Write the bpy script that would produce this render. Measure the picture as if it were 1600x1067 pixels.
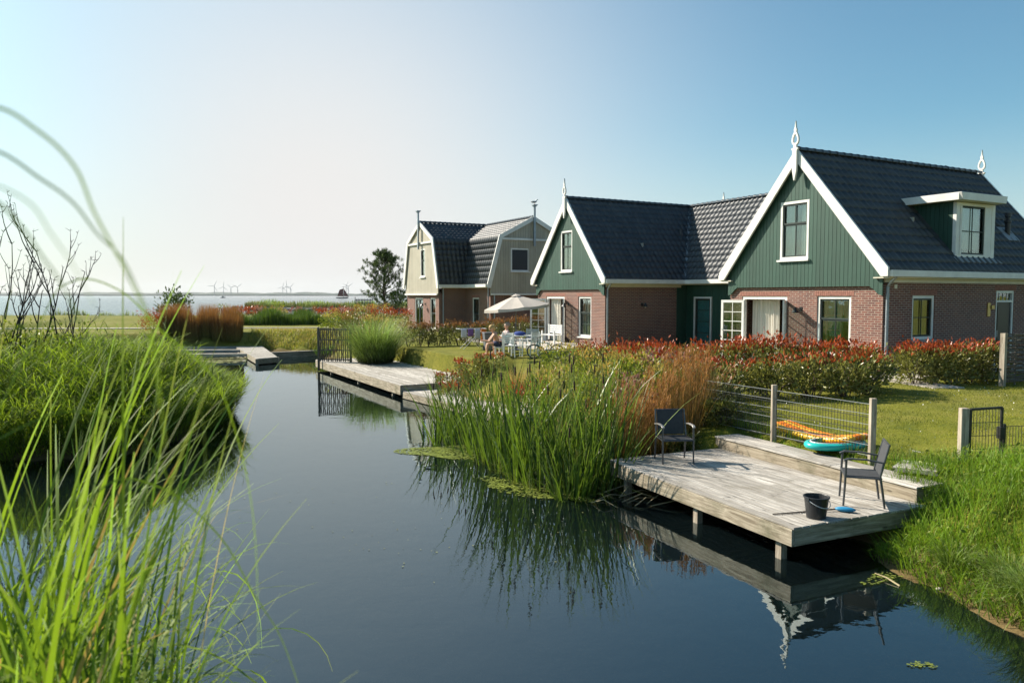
import bpy, math, random
import numpy as np
from mathutils import Vector, Matrix
random.seed(7); RNG = np.random.default_rng(11)
S = bpy.context.scene; COL = S.collection
for _o in list(bpy.data.objects): bpy.data.objects.remove(_o)
R = math.radians
# ------------------------------------------------------------------ camera, sky, sun, exposure
cam = bpy.data.cameras.new('camera'); co = bpy.data.objects.new('camera', cam); COL.objects.link(co)
co.location = (0, 0, 2.3); co.rotation_euler = (R(90) - math.atan(71.75/1193), 0, 0)
cam.sensor_width = 36; cam.lens = 36*1193/1600; cam.clip_start = .05; cam.clip_end = 30000
cam.dof.use_dof = True; cam.dof.focus_distance = 20; cam.dof.aperture_fstop = 2.8
S.camera = co
SUN_DIR = Vector((-.88, .475, 0)).normalized(); EL = R(35)
w = bpy.data.worlds.new('World'); S.world = w; w.use_nodes = True
nt = w.node_tree; bgn = nt.nodes['Background']; sky = nt.nodes.new('ShaderNodeTexSky')
sky.sky_type = 'NISHITA'; sky.sun_disc = False; sky.sun_elevation = EL
sky.sun_rotation = math.atan2(SUN_DIR.x, SUN_DIR.y)
sky.altitude = 0; sky.air_density = 1.0; sky.dust_density = 1.2; sky.ozone_density = 1.5
_n = nt.nodes; _l = nt.links
def _mixw(fac, a_, b_, mode='MIX'):
    n = _n.new('ShaderNodeMix'); n.data_type = 'RGBA'; n.blend_type = mode
    for sk, v_ in ((n.inputs[0], fac), (n.inputs[6], a_), (n.inputs[7], b_)):
        if hasattr(v_, 'links'): _l.new(v_, sk)
        else: sk.default_value = v_ if not isinstance(v_, tuple) else (*v_, 1)
    return n.outputs[2]
tint_ = _mixw(1.0, sky.outputs[0], (.63, .93, .92), 'MULTIPLY')
# hazy summer air: pale layer low in the sky, brightest on the sun's side of the lake
tcw = _n.new('ShaderNodeTexCoord'); spw = _n.new('ShaderNodeSeparateXYZ'); _l.new(tcw.outputs['Generated'], spw.inputs[0])
dt = _n.new('ShaderNodeVectorMath'); dt.operation = 'DOT_PRODUCT'; _l.new(tcw.outputs['Generated'], dt.inputs[0])
dt.inputs[1].default_value = Vector((math.sin(R(-14)), math.cos(R(-14)), .09)).normalized()
mr1 = _n.new('ShaderNodeMapRange'); _l.new(dt.outputs['Value'], mr1.inputs[0]); mr1.inputs[1].default_value = .52; mr1.inputs[2].default_value = 1.0; pw_ = _n.new('ShaderNodeMath'); pw_.operation = 'POWER'; pw_.inputs[1].default_value = 6.5; _l.new(mr1.outputs[0], pw_.inputs[0])
mr2 = _n.new('ShaderNodeMapRange'); mr2.interpolation_type = 'SMOOTHSTEP'; _l.new(spw.outputs[2], mr2.inputs[0]); mr2.inputs[1].default_value = .22; mr2.inputs[2].default_value = -.02; mr2.inputs[4].default_value = .55
mxf = _n.new('ShaderNodeMath'); mxf.operation = 'SUBTRACT'; mxf.inputs[0].default_value = 1
om1 = _n.new('ShaderNodeMath'); om1.operation = 'SUBTRACT'; om1.inputs[0].default_value = 1; _l.new(pw_.outputs[0], om1.inputs[1])
om2 = _n.new('ShaderNodeMath'); om2.operation = 'SUBTRACT'; om2.inputs[0].default_value = 1; _l.new(mr2.outputs[0], om2.inputs[1])
pm = _n.new('ShaderNodeMath'); pm.operation = 'MULTIPLY'; _l.new(om1.outputs[0], pm.inputs[0]); _l.new(om2.outputs[0], pm.inputs[1]); _l.new(pm.outputs[0], mxf.inputs[1])
_l.new(_mixw(mxf.outputs[0], tint_, (5.5, 5.4, 5.3)), bgn.inputs[0]); bgn.inputs[1].default_value = .076
sl = bpy.data.lights.new('sun', 'SUN'); sl.energy = 4.8; sl.angle = R(.55); sl.color = (1, .90, .76)
so = bpy.data.objects.new('sun', sl); COL.objects.link(so)
so.rotation_euler = (-Vector((SUN_DIR.x*math.cos(EL), SUN_DIR.y*math.cos(EL), math.sin(EL)))).to_track_quat('-Z', 'Y').to_euler()
S.view_settings.view_transform = 'Standard'; S.view_settings.look = 'None'; S.view_settings.exposure = 1.05
S.render.engine = 'CYCLES'; S.cycles.max_bounces = 8; S.cycles.transparent_max_bounces = 12
S.cycles.transmission_bounces = 4; S.cycles.glossy_bounces = 3; S.cycles.diffuse_bounces = 3
S.cycles.caustics_reflective = False; S.cycles.caustics_refractive = False

# ------------------------------------------------------------------ materials
def newmat(name):
    m = bpy.data.materials.new(name); m.use_nodes = True
    return m, m.node_tree.nodes, m.node_tree.links, m.node_tree.nodes['Principled BSDF']
def mixc(N, L, fac, c1, c2, mode='MIX'):
    n = N.new('ShaderNodeMix'); n.data_type = 'RGBA'; n.blend_type = mode
    for sock, v in ((n.inputs[0], fac), (n.inputs[6], c1), (n.inputs[7], c2)):
        if hasattr(v, 'links'): L.new(v, sock)
        else: sock.default_value = v if not isinstance(v, tuple) else (*v[:3], 1)
    return n.outputs[2]
def ramp(N, L, src, stops):
    r = N.new('ShaderNodeValToRGB'); L.new(src, r.inputs[0]); e = r.color_ramp.elements
    while len(e) < len(stops): e.new(.5)
    for el, (p, c) in zip(e, stops): el.position = p; el.color = (*c, 1) if isinstance(c, tuple) else (c, c, c, 1)
    return r.outputs[0]
def noise(N, L, vec, scale, detail=4, rough=.55, dist=0):
    n = N.new('ShaderNodeTexNoise'); n.inputs['Scale'].default_value = scale; n.inputs['Detail'].default_value = detail
    n.inputs['Roughness'].default_value = rough; n.inputs['Distortion'].default_value = dist
    if vec is not None: L.new(vec, n.inputs['Vector'])
    return n.outputs[0]
def objco(N, L, scale=(1, 1, 1), kind='Object'):
    t = N.new('ShaderNodeTexCoord'); m = N.new('ShaderNodeMapping'); m.inputs['Scale'].default_value = scale
    L.new(t.outputs[kind], m.inputs[0]); return m.outputs[0]
def bump(N, L, h, strength, dist, bsdf, normal=None):
    b = N.new('ShaderNodeBump'); b.inputs['Strength'].default_value = strength; b.inputs['Distance'].default_value = dist
    L.new(h, b.inputs['Height'])
    if normal is not None: L.new(normal, b.inputs['Normal'])
    if bsdf is not None: L.new(b.outputs[0], bsdf.inputs['Normal'])
    return b.outputs[0]
def paint(name, col, rough=.5, var=.12, metal=0, scale=3, bmp=.0):
    m, N, L, B = newmat(name); v = objco(N, L)
    n = noise(N, L, v, scale, 6, .6)
    dark = tuple(c*(1-var) for c in col); lite = tuple(min(1, c*(1+var)) for c in col)
    L.new(ramp(N, L, n, [(.3, dark), (.7, lite)]), B.inputs['Base Color'])
    B.inputs['Roughness'].default_value = rough; B.inputs['Metallic'].default_value = metal
    if bmp: bump(N, L, noise(N, L, v, scale*12, 4), bmp, .01, B)
    return m
def glass_mat(name, tint=(.75, .82, .8), refl=1.0):
    m, N, L, B = newmat(name); N.remove(B); out = N['Material Output']
    t = N.new('ShaderNodeBsdfTransparent'); t.inputs[0].default_value = (*tint, 1)
    g = N.new('ShaderNodeBsdfGlossy'); g.inputs['Roughness'].default_value = .02
    g.inputs[0].default_value = (refl, refl, refl, 1)
    lw = N.new('ShaderNodeLayerWeight'); lw.inputs['Blend'].default_value = .5
    p5 = N.new('ShaderNodeMath'); p5.operation = 'POWER'; p5.inputs[1].default_value = 4.0; L.new(lw.outputs['Facing'], p5.inputs[0])
    fr = N.new('ShaderNodeMapRange'); fr.inputs[3].default_value = .13; fr.inputs[4].default_value = 1.0; L.new(p5.outputs[0], fr.inputs[0])
    mx = N.new('ShaderNodeMixShader'); L.new(fr.outputs[0], mx.inputs[0]); L.new(t.outputs[0], mx.inputs[1]); L.new(g.outputs[0], mx.inputs[2])
    v = objco(N, L); nb = bump(N, L, noise(N, L, v, 1.7, 2), .25, .02, None); L.new(nb, g.inputs['Normal'])
    L.new(mx.outputs[0], out.inputs[0]); return m
def leaf_mat(name, ctop, cdark, cbase=None, trans=.45, rough=.5, tip=None, base_at=.25, tip_at=.75):
    """tint: random per leaf; along: 0 at the root, 1 at the tip"""
    m, N, L, B = newmat(name); out = N['Material Output']
    a = N.new('ShaderNodeAttribute'); a.attribute_name = 'tint'
    c = ramp(N, L, a.outputs['Fac'], [(0, cdark), (.55, ctop), (1, tuple(min(1, x*1.35) for x in ctop))])
    al = N.new('ShaderNodeAttribute'); al.attribute_name = 'along'
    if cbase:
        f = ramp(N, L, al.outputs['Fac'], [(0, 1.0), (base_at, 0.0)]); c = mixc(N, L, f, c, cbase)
    if tip:
        f = ramp(N, L, al.outputs['Fac'], [(tip_at-.15, 0.0), (tip_at+.1, 1.0)]); c = mixc(N, L, f, c, mixc(N, L, a.outputs['Fac'], tip, tuple(min(.8, x*y) for x, y in zip(tip, (1.15, 1.9, 1.3)))))
    L.new(c, B.inputs['Base Color']); B.inputs['Roughness'].default_value = rough
    B.inputs['Specular IOR Level'].default_value = .35
    tr = N.new('ShaderNodeBsdfTranslucent'); L.new(mixc(N, L, .5, c, mixc(N, L, 1.0, c, (1.0, 1.0, .35), 'MULTIPLY')), tr.inputs[0])
    mx = N.new('ShaderNodeMixShader'); mx.inputs[0].default_value = trans
    L.new(B.outputs[0], mx.inputs[1]); L.new(tr.outputs[0], mx.inputs[2]); L.new(mx.outputs[0], out.inputs[0])
    return m

def brick_mat():
    m, N, L, B = newmat('brick')
    t = N.new('ShaderNodeTexCoord'); sp = N.new('ShaderNodeSeparateXYZ'); L.new(t.outputs['Object'], sp.inputs[0])
    sn = N.new('ShaderNodeSeparateXYZ'); L.new(t.outputs['Normal'], sn.inputs[0])
    ab = N.new('ShaderNodeMath'); ab.operation = 'ABSOLUTE'; L.new(sn.outputs[0], ab.inputs[0])
    gt = N.new('ShaderNodeMath'); gt.operation = 'GREATER_THAN'; gt.inputs[1].default_value = .5; L.new(ab.outputs[0], gt.inputs[0])
    mx = N.new('ShaderNodeMix'); mx.data_type = 'FLOAT'; L.new(gt.outputs[0], mx.inputs[0]); L.new(sp.outputs[0], mx.inputs[2]); L.new(sp.outputs[1], mx.inputs[3])
    cb = N.new('ShaderNodeCombineXYZ'); L.new(mx.outputs[0], cb.inputs[0]); L.new(sp.outputs[2], cb.inputs[1])
    def bk(c1, c2, mort):
        b = N.new('ShaderNodeTexBrick'); L.new(cb.outputs[0], b.inputs['Vector']); b.inputs['Scale'].default_value = 1
        b.inputs['Brick Width'].default_value = .225; b.inputs['Row Height'].default_value = .068
        b.inputs['Mortar Size'].default_value = .0085; b.inputs['Mortar Smooth'].default_value = .25; b.inputs['Bias'].default_value = -.1
        b.inputs['Color1'].default_value = (*c1, 1); b.inputs['Color2'].default_value = (*c2, 1); b.inputs['Mortar'].default_value = (*mort, 1)
        return b
    b = bk((.20, .068, .045), (.105, .037, .030), (.47, .40, .33))
    n = noise(N, L, t.outputs['Object'], 9, 5, .7); n2 = noise(N, L, t.outputs['Object'], .9, 3)
    c = mixc(N, L, ramp(N, L, n, [(.35, 0.0), (.75, .55)]), b.outputs[0], (.10, .045, .045))
    c = mixc(N, L, ramp(N, L, n2, [(.4, 0.0), (.8, .3)]), c, (.33, .2, .16))
    L.new(c, B.inputs['Base Color']); B.inputs['Roughness'].default_value = .85
    iv = N.new('ShaderNodeMath'); iv.operation = 'SUBTRACT'; iv.inputs[0].default_value = 1; L.new(b.outputs['Fac'], iv.inputs[1])
    bump(N, L, iv.outputs[0], .9, .012, B, bump(N, L, n, .5, .006, None))
    return m
def wood_mat(name, light, dark, axis=1, plank=None, rough=.8, stain=(.12, .10, .06), stain_amt=.5):
    m, N, L, B = newmat(name); t = N.new('ShaderNodeTexCoord'); mp = N.new('ShaderNodeMapping')
    sc = [9, 9, 9]; sc[axis] = .6; mp.inputs['Scale'].default_value = sc; L.new(t.outputs['Object'], mp.inputs[0])
    g = noise(N, L, mp.outputs[0], 3, 8, .65, .6)
    a = N.new('ShaderNodeAttribute'); a.attribute_name = 'tint'
    base = mixc(N, L, a.outputs['Fac'], tuple(min(.8, x*1.12) for x in light), tuple(.35*x+.65*y for x, y in zip(light, dark)))
    c = mixc(N, L, ramp(N, L, g, [(.38, 1.0), (.62, 0.0)]), base, dark)
    st = noise(N, L, t.outputs['Object'], 1.6, 6, .7, .4)
    c = mixc(N, L, ramp(N, L, st, [(.5, 0.0), (.72, stain_amt)]), c, stain)
    kn = N.new('ShaderNodeTexVoronoi'); kn.inputs['Scale'].default_value = 1
    mp2 = N.new('ShaderNodeMapping'); s2 = [7, 7, 7]; s2[axis] = 2.2; mp2.inputs['Scale'].default_value = s2; L.new(t.outputs['Object'], mp2.inputs[0]); L.new(mp2.outputs[0], kn.inputs['Vector'])
    c = mixc(N, L, ramp(N, L, kn.outputs['Distance'], [(.07, .8), (.14, 0.0)]), c, tuple(x*.4 for x in dark))
    L.new(c, B.inputs['Base Color']); B.inputs['Roughness'].default_value = rough; B.inputs['Specular IOR Level'].default_value = .3
    bump(N, L, g, .5, .004, B); return m
def ground_mat():
    m, N, L, B = newmat('ground'); t = N.new('ShaderNodeTexCoord'); P = t.outputs['Object']
    sp = N.new('ShaderNodeSeparateXYZ'); L.new(P, sp.inputs[0])
    big = noise(N, L, P, .13, 4, .6, .5); mid = noise(N, L, P, 1.3, 5, .6); fine = noise(N, L, P, 30, 3, .7)
    g = ramp(N, L, mid, [(.25, (.085, .105, .014)), (.5, (.185, .185, .024)), (.78, (.27, .235, .05))])
    g = mixc(N, L, ramp(N, L, big, [(.45, 0.0), (.75, .7)]), g, (.27, .23, .075))
    g = mixc(N, L, ramp(N, L, fine, [(.35, .55), (.65, 0.0)]), g, (.045, .07, .012))
    # mud below the grass line and under the water
    mud = ramp(N, L, mid, [(.3, (.10, .07, .03)), (.7, (.17, .125, .055))])
    mr = N.new('ShaderNodeMapRange'); mr.inputs[1].default_value = -.98; mr.inputs[2].default_value = -.75; L.new(sp.outputs[2], mr.inputs[0])
    L.new(mixc(N, L, mr.outputs[0], mud, g), B.inputs['Base Color']); B.inputs['Roughness'].default_value = .95
    B.inputs['Specular IOR Level'].default_value = .1
    bump(N, L, fine, .8, .03, B); return m
def water_mat(name, lake=False):
    m, N, L, B = newmat(name); N.remove(B); out = N['Material Output']
    t = N.new('ShaderNodeTexCoord'); mp = N.new('ShaderNodeMapping'); L.new(t.outputs['Object'], mp.inputs[0])
    gl = N.new('ShaderNodeBsdfGlossy'); gl.inputs['Roughness'].default_value = .0 if not lake else .12
    gl.inputs[0].default_value = (1, 1, 1, 1) if lake else (.86, .97, 1, 1)
    fr = N.new('ShaderNodeFresnel'); fr.inputs[0].default_value = 1.333 if lake else 2.05
    if lake:
        mp.inputs['Scale'].default_value = (.25, 1.4, 1)
        nz = noise(N, L, mp.outputs[0], .9, 5, .6); nb = bump(N, L, nz, .55, .6, None)
        d = N.new('ShaderNodeBsdfDiffuse'); d.inputs[0].default_value = (.10, .14, .15, 1)
    else:
        mp.inputs['Scale'].default_value = (1, 1, 1)
        nz = noise(N, L, mp.outputs[0], 2.2, 3, .5, .3); nb = bump(N, L, nz, .05, .05, None); fnz = noise(N, L, mp.outputs[0], 14, 2, .5); msk = noise(N, L, mp.outputs[0], .22, 2, .5, .4); nb = bump(N, L, mixc(N, L, ramp(N, L, msk, [(.5, 0.0), (.62, .8)]), (0, 0, 0), fnz), .04, .02, None, nb)
        tr = N.new('ShaderNodeBsdfTransparent'); tr.inputs[0].default_value = (.62, .54, .28, 1)
        di = N.new('ShaderNodeBsdfDiffuse'); di.inputs[0].default_value = (.014, .028, .032, 1)
        d = N.new('ShaderNodeMixShader'); d.inputs[0].default_value = .18; L.new(tr.outputs[0], d.inputs[1]); L.new(di.outputs[0], d.inputs[2])
    L.new(nb, gl.inputs['Normal']); L.new(nb, fr.inputs['Normal'])
    mx = N.new('ShaderNodeMixShader'); L.new(fr.outputs[0], mx.inputs[0]); L.new(d.outputs[0], mx.inputs[1]); L.new(gl.outputs[0], mx.inputs[2])
    L.new(mx.outputs[0], out.inputs[0]); return m
def tile_mat():
    m, N, L, B = newmat('roof_tiles'); v = objco(N, L)
    a = N.new('ShaderNodeAttribute'); a.attribute_name = 'tint'
    n = noise(N, L, v, 5, 5, .6)
    c = ramp(N, L, n, [(.3, (.016, .021, .030)), (.7, (.036, .044, .056))])
    c = mixc(N, L, a.outputs['Fac'], c, (.05, .058, .068))
    c = mixc(N, L, ramp(N, L, noise(N, L, v, 16, 4, .7), [(.66, 0.0), (.76, .55)]), c, (.11, .12, .095))
    L.new(c, B.inputs['Base Color']); L.new(ramp(N, L, n, [(.2, .40), (.8, .60)]), B.inputs['Roughness'])
    B.inputs['Specular IOR Level'].default_value = .5
    return m
def siding_mat(name, c1, c2):
    m, N, L, B = newmat(name); t = N.new('ShaderNodeTexCoord'); mp = N.new('ShaderNodeMapping'); mp.inputs['Scale'].default_value = (12, 12, .8); L.new(t.outputs['Object'], mp.inputs[0])
    g = noise(N, L, mp.outputs[0], 3, 6, .6, .3); a = N.new('ShaderNodeAttribute'); a.attribute_name = 'tint'
    c = mixc(N, L, a.outputs['Fac'], c1, c2); n2 = noise(N, L, t.outputs['Object'], 1.1, 5, .65)
    c = mixc(N, L, ramp(N, L, n2, [(.4, 0.0), (.8, .35)]), c, tuple(x*1.5 for x in c2))
    L.new(c, B.inputs['Base Color']); B.inputs['Roughness'].default_value = .55
    bump(N, L, g, .35, .003, B); return m

M = dict(
  brick=brick_mat(), tile=tile_mat(), ground=ground_mat(), pond=water_mat('pond_water'), lake=water_mat('lake_water', True),
  green=siding_mat('green_siding', (.010, .046, .030), (.016, .062, .042)), beige=siding_mat('beige_siding', (.33, .30, .235), (.40, .365, .29)),
  white=paint('white_paint', (.70, .69, .66), .45, .12, 0, 2.2, .15), cream=paint('cream_paint', (.62, .58, .47), .45, .08),
  dgreen=paint('dark_green_paint', (.010, .022, .018), .55, .15), zinc=paint('zinc', (.30, .33, .36), .45, .2, .6), ridge=paint('ridge_tile', (.03, .037, .048), .3, .25),
  soldier=paint('lintel_brick', (.27, .12, .09), .85, .35, 0, 14, .5), mortar=paint('pale_mortar', (.4, .36, .32), .9),
  glass=glass_mat('window_glass'), interior=paint('interior_wall', (.40, .38, .34), .9), intfloor=paint('interior_floor', (.2, .14, .09), .6),
  curtain=paint('curtain_cloth', (.72, .68, .60), .9, .05), teal=paint('teal_curtain', (.02, .42, .46), .8, .2), shade=paint('dark_shutter', (.02, .022, .028), .5),
  black=paint('black_metal', (.018, .018, .02), .4), lampglass=paint('lamp_glass', (.7, .66, .5), .2), brass=paint('brass_fitting', (.4, .3, .12), .35, .2, .7),
  deck=wood_mat('weathered_deck_boards', (.55, .52, .475), (.235, .215, .19), 1, stain_amt=.45),
  deckx=wood_mat('weathered_cross_boards', (.55, .52, .475), (.235, .215, .19), 0, stain_amt=.45),
  beam=wood_mat('deck_beam', (.40, .35, .27), (.19, .155, .11), 1, stain=(.08, .085, .04), stain_amt=.75),
  beamx=wood_mat('deck_beam_cross', (.40, .35, .27), (.19, .155, .11), 0, stain=(.08, .085, .04), stain_amt=.75),
  post=wood_mat('weathered_post', (.40, .35, .28), (.2, .16, .12), 2, stain_amt=.3),
  lead=paint('lead_flashing', (.2, .22, .24), .5, .15), paving=paint('paving_slab', (.42, .38, .33), .85, .2, 0, 2.5, .4),
)

# ------------------------------------------------------------------ helpers
def tag(o, label=None, cat=None, group=None, kind=None):
    if label: o['label'] = label
    if cat: o['category'] = cat
    if group: o['group'] = group
    if kind: o['kind'] = kind
    return o
def empty(name, loc=(0, 0, 0), rz=0, label=None, cat=None, group=None):
    o = bpy.data.objects.new(name, None); COL.objects.link(o); o.location = loc; o.rotation_euler = (0, 0, rz)
    o.empty_display_size = .2
    return tag(o, label, cat, group)
def link_mesh(name, me, mat, parent=None):
    o = bpy.data.objects.new(name, me); COL.objects.link(o)
    if mat: me.materials.append(mat)
    if parent: o.parent = parent
    return o
def copy_tree(o, parent=None):
    c = o.copy(); COL.objects.link(c)
    if parent: c.parent = parent
    for ch in o.children: copy_tree(ch, c)
    return c
SPLIT = {'handle', 'valley_flashing', 'hinge', 'glazing_bar', 'tie_beam', 'gable_backing', 'floor_slab', 'inner_wall', 'gutter', 'soffit', 'seat_frame', 'fascia', 'house_sign'}
class MB:
    def __init__(s): s.v = []; s.f = []; s.t = []; s.tt = 0.0
    def newtint(s): s.tt = random.random(); return s
    def add(s, vs, fs):
        n = len(s.v); s.v += [tuple(x) for x in vs]; s.t += [s.tt]*len(vs); s.f += [tuple(i+n for i in f) for f in fs]; return s
    def box(s, x0, x1, y0, y1, z0, z1):
        x0, x1 = sorted((x0, x1)); y0, y1 = sorted((y0, y1)); z0, z1 = sorted((z0, z1))
        return s.add([(x0,y0,z0),(x1,y0,z0),(x1,y1,z0),(x0,y1,z0),(x0,y0,z1),(x1,y0,z1),(x1,y1,z1),(x0,y1,z1)],
              [(0,3,2,1),(4,5,6,7),(0,1,5,4),(1,2,6,5),(2,3,7,6),(3,0,4,7)])
    def prism(s, poly, fn, d0, d1):
        """poly of (p,q); fn(p,q,d)->xyz"""
        n = len(poly); vs = [fn(p, q, d0) for p, q in poly]+[fn(p, q, d1) for p, q in poly]
        fs = [tuple(range(n))[::-1], tuple(range(n, 2*n))]+[(i, (i+1) % n, n+(i+1) % n, n+i) for i in range(n)]
        return s.add(vs, fs)
    def bar(s, a, b, w, h=None, up=(0, 0, 1)):
        h = h or w; a = Vector(a); b = Vector(b); d = (b-a).normalized(); u = Vector(up)
        if abs(d.dot(u)) > .98: u = Vector((1, 0, 0))
        x = d.cross(u).normalized()*w/2; y = x.cross(d).normalized()*h/2
        vs = [a-x-y, a+x-y, a+x+y, a-x+y, b-x-y, b+x-y, b+x+y, b-x+y]
        return s.add(vs, [(0,3,2,1),(4,5,6,7),(0,1,5,4),(1,2,6,5),(2,3,7,6),(3,0,4,7)])
    def tube(s, pts, r, n=8, caps=True, closed=False):
        pts = [Vector(p) for p in pts]; k = len(pts); rs = r if isinstance(r, (list, tuple)) else [r]*k
        vs = []; ref = Vector((0, 0, 1)); prev = None
        for i, p in enumerate(pts):
            if closed: d = pts[(i+1) % k]-pts[i-1]
            else: d = pts[min(i+1, k-1)]-pts[max(i-1, 0)]
            d = d.normalized() if d.length > 1e-9 else Vector((0, 0, 1))
            if prev is None: x = d.cross(ref); x = x.normalized() if x.length > .05 else d.cross(Vector((1, 0, 0))).normalized()
            else: x = (prev-d*prev.dot(d)).normalized()
            prev = x; y = d.cross(x)
            for j in range(n):
                a = 2*math.pi*j/n; vs.append(p+(x*math.cos(a)+y*math.sin(a))*rs[i])
        fs = []
        for i in range(k if closed else k-1):
            for j in range(n):
                a0 = i*n+j; a1 = i*n+(j+1) % n; b0 = ((i+1) % k)*n+j; b1 = ((i+1) % k)*n+(j+1) % n
                fs.append((a0, a1, b1, b0))
        if caps and not closed: fs += [tuple(range(n))[::-1], tuple(range((k-1)*n, k*n))]
        return s.add(vs, fs)
    def lathe(s, prof, c=(0, 0, 0), n=20, closed=False):
        vs = []; k = len(prof)
        for r, z in prof:
            for j in range(n):
                a = 2*math.pi*j/n; vs.append((c[0]+r*math.cos(a), c[1]+r*math.sin(a), c[2]+z))
        fs = [(i*n+j, i*n+(j+1) % n, (i+1)*n+(j+1) % n, (i+1)*n+j) for i in range(k-1) for j in range(n)]
        return s.add(vs, fs)
    def ball(s, c, r, n=10, m=7, sc=(1, 1, 1)):
        vs = [(c[0]+r*sc[0]*math.sin(math.pi*i/m)*math.cos(2*math.pi*j/n), c[1]+r*sc[1]*math.sin(math.pi*i/m)*math.sin(2*math.pi*j/n), c[2]+r*sc[2]*math.cos(math.pi*i/m)) for i in range(m+1) for j in range(n)]
        fs = [(i*n+j, (i+1)*n+j, (i+1)*n+(j+1) % n, i*n+(j+1) % n) for i in range(m) for j in range(n)]
        return s.add(vs, fs)
    def build(s, name, mat, parent=None, smooth=False, bevel=0, recalc=True):
        if name in SPLIT:
            up_ = list(range(len(s.v)))
            def find(i):
                while up_[i] != i: up_[i] = up_[up_[i]]; i = up_[i]
                return i
            for f in s.f:
                for q in f[1:]: up_[find(q)] = find(f[0])
            gr = {}
            for f in s.f: gr.setdefault(find(f[0]), []).append(f)
            if len(gr) > 1:
                o = None
                for fs in gr.values():
                    ids = sorted({i for f in fs for i in f}); mp = {i: k for k, i in enumerate(ids)}; m2 = MB(); m2.v = [s.v[i] for i in ids]; m2.t = [s.t[i] for i in ids]; m2.f = [tuple(mp[i] for i in f) for f in fs]
                    o = m2.build(name, mat, parent, smooth, bevel, recalc)
                return o
        me = bpy.data.meshes.new(name); me.from_pydata([tuple(v) for v in s.v], [], s.f)
        at = me.attributes.new('tint', 'FLOAT', 'POINT'); at.data.foreach_set('value', np.array(s.t, dtype=np.float32))
        if recalc:
            import bmesh
            bm = bmesh.new(); bm.from_mesh(me); bmesh.ops.recalc_face_normals(bm, faces=bm.faces); bm.to_mesh(me); bm.free()
        if smooth: me.polygons.foreach_set('use_smooth', [True]*len(me.polygons))
        o = link_mesh(name, me, mat, parent)
        if bevel:
            b = o.modifiers.new('bevel', 'BEVEL'); b.width = bevel; b.segments = 1; b.limit_method = 'ANGLE'
        return o
def npmesh(name, V, F, mat, parent=None, attrs=None, smooth=True):
    """V (n,3), F (m,4) int"""
    me = bpy.data.meshes.new(name); me.vertices.add(len(V)); me.vertices.foreach_set('co', np.ascontiguousarray(V, dtype=np.float32).ravel())
    k = F.shape[1]; me.loops.add(F.size); me.loops.foreach_set('vertex_index', np.ascontiguousarray(F, dtype=np.int32).ravel())
    me.polygons.add(len(F)); me.polygons.foreach_set('loop_start', np.arange(0, F.size, k, dtype=np.int32))
    me.polygons.foreach_set('loop_total', np.full(len(F), k, dtype=np.int32))
    me.polygons.foreach_set('use_smooth', np.full(len(F), smooth))
    for kx, val in (attrs or {}).items():
        a = me.attributes.new(kx, 'FLOAT', 'POINT'); a.data.foreach_set('value', np.ascontiguousarray(val, dtype=np.float32))
    me.update(calc_edges=True); me.validate()
    return link_mesh(name, me, mat, parent)
def blades(root, az, length, width, lean, droop, seg=5, twist=None, tint=None, wprof=None):
    """arrays of N: curved grass blades. lean = start angle from vertical, droop = extra bend at the tip (radians).  Returns V,F,attrs"""
    n = len(root); t = np.linspace(0, 1, seg+1); az = np.asarray(az)
    h = np.stack([np.cos(az), np.sin(az), np.zeros(n)], 1)
    side = np.stack([-np.sin(az), np.cos(az), np.zeros(n)], 1)
    if twist is not None:
        side = side*np.cos(twist)[:, None]+h*np.sin(twist)[:, None]
    pos = np.array(root, float); V = np.zeros((n, seg+1, 2, 3)); wp = wprof if wprof is not None else (1-t**2.2)*.92+.08
    wp = np.array(wp); 
    for i in range(seg+1):
        if i:
            ang = lean+droop*((i-.5)/seg)**1.6; st = (length/seg)[:, None]
            pos = pos+st*(h*np.sin(ang)[:, None]+np.array([0, 0, 1.])*np.cos(ang)[:, None])
        ww = (width*wp[i]/2)[:, None]
        V[:, i, 0] = pos-side*ww; V[:, i, 1] = pos+side*ww
    base = (np.arange(n)*(seg+1)*2)[:, None]; i = np.arange(seg)
    F = np.stack([base+2*i, base+2*i+1, base+2*i+3, base+2*i+2], 2).reshape(-1, 4)
    tint = RNG.random(n) if tint is None else tint
    at = {'tint': np.repeat(tint, (seg+1)*2), 'along': np.tile(np.repeat(t, 2), n)}
    return V.reshape(-1, 3), F, at
def leaves(pos, size, ratio=.42, updir=None, tint=None, flat=0.0, along=None):
    """N leaf shapes, each 2 quads folded on the midrib"""
    n = len(pos); d = RNG.normal(size=(n, 3)) if updir is None else updir+RNG.normal(size=(n, 3))*.45
    d /= np.linalg.norm(d, axis=1)[:, None]+1e-9
    r = RNG.normal(size=(n, 3)); r[:, 2] += flat
    s = np.cross(d, r); s /= np.linalg.norm(s, axis=1)[:, None]+1e-9; nn = np.cross(d, s)
    L = np.asarray(size)[:, None]; W = L*ratio/2
    a = pos; b = pos+d*L*.5+s*W+nn*L*.1; c = pos+d*L; e = pos+d*L*.5-s*W+nn*L*.1; mdl = pos+d*L*.5
    V = np.stack([a, b, c, e, mdl], 1).reshape(-1, 3); base = (np.arange(n)*5)[:, None]
    F = np.concatenate([base+np.array([0, 1, 2, 4]), base+np.array([0, 4, 2, 3])])
    tint = RNG.random(n) if tint is None else tint
    along = np.zeros(n) if along is None else along
    return V, F, {'tint': np.repeat(tint, 5), 'along': np.repeat(along, 5)}
def merge(parts):
    V = []; F = []; A = {}; n = 0
    for v, f, a in parts:
        V.append(v); F.append(f+n); n += len(v)
        for k, x in a.items(): A.setdefault(k, []).append(x)
    return np.concatenate(V), np.concatenate(F), {k: np.concatenate(x) for k, x in A.items()}

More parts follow.
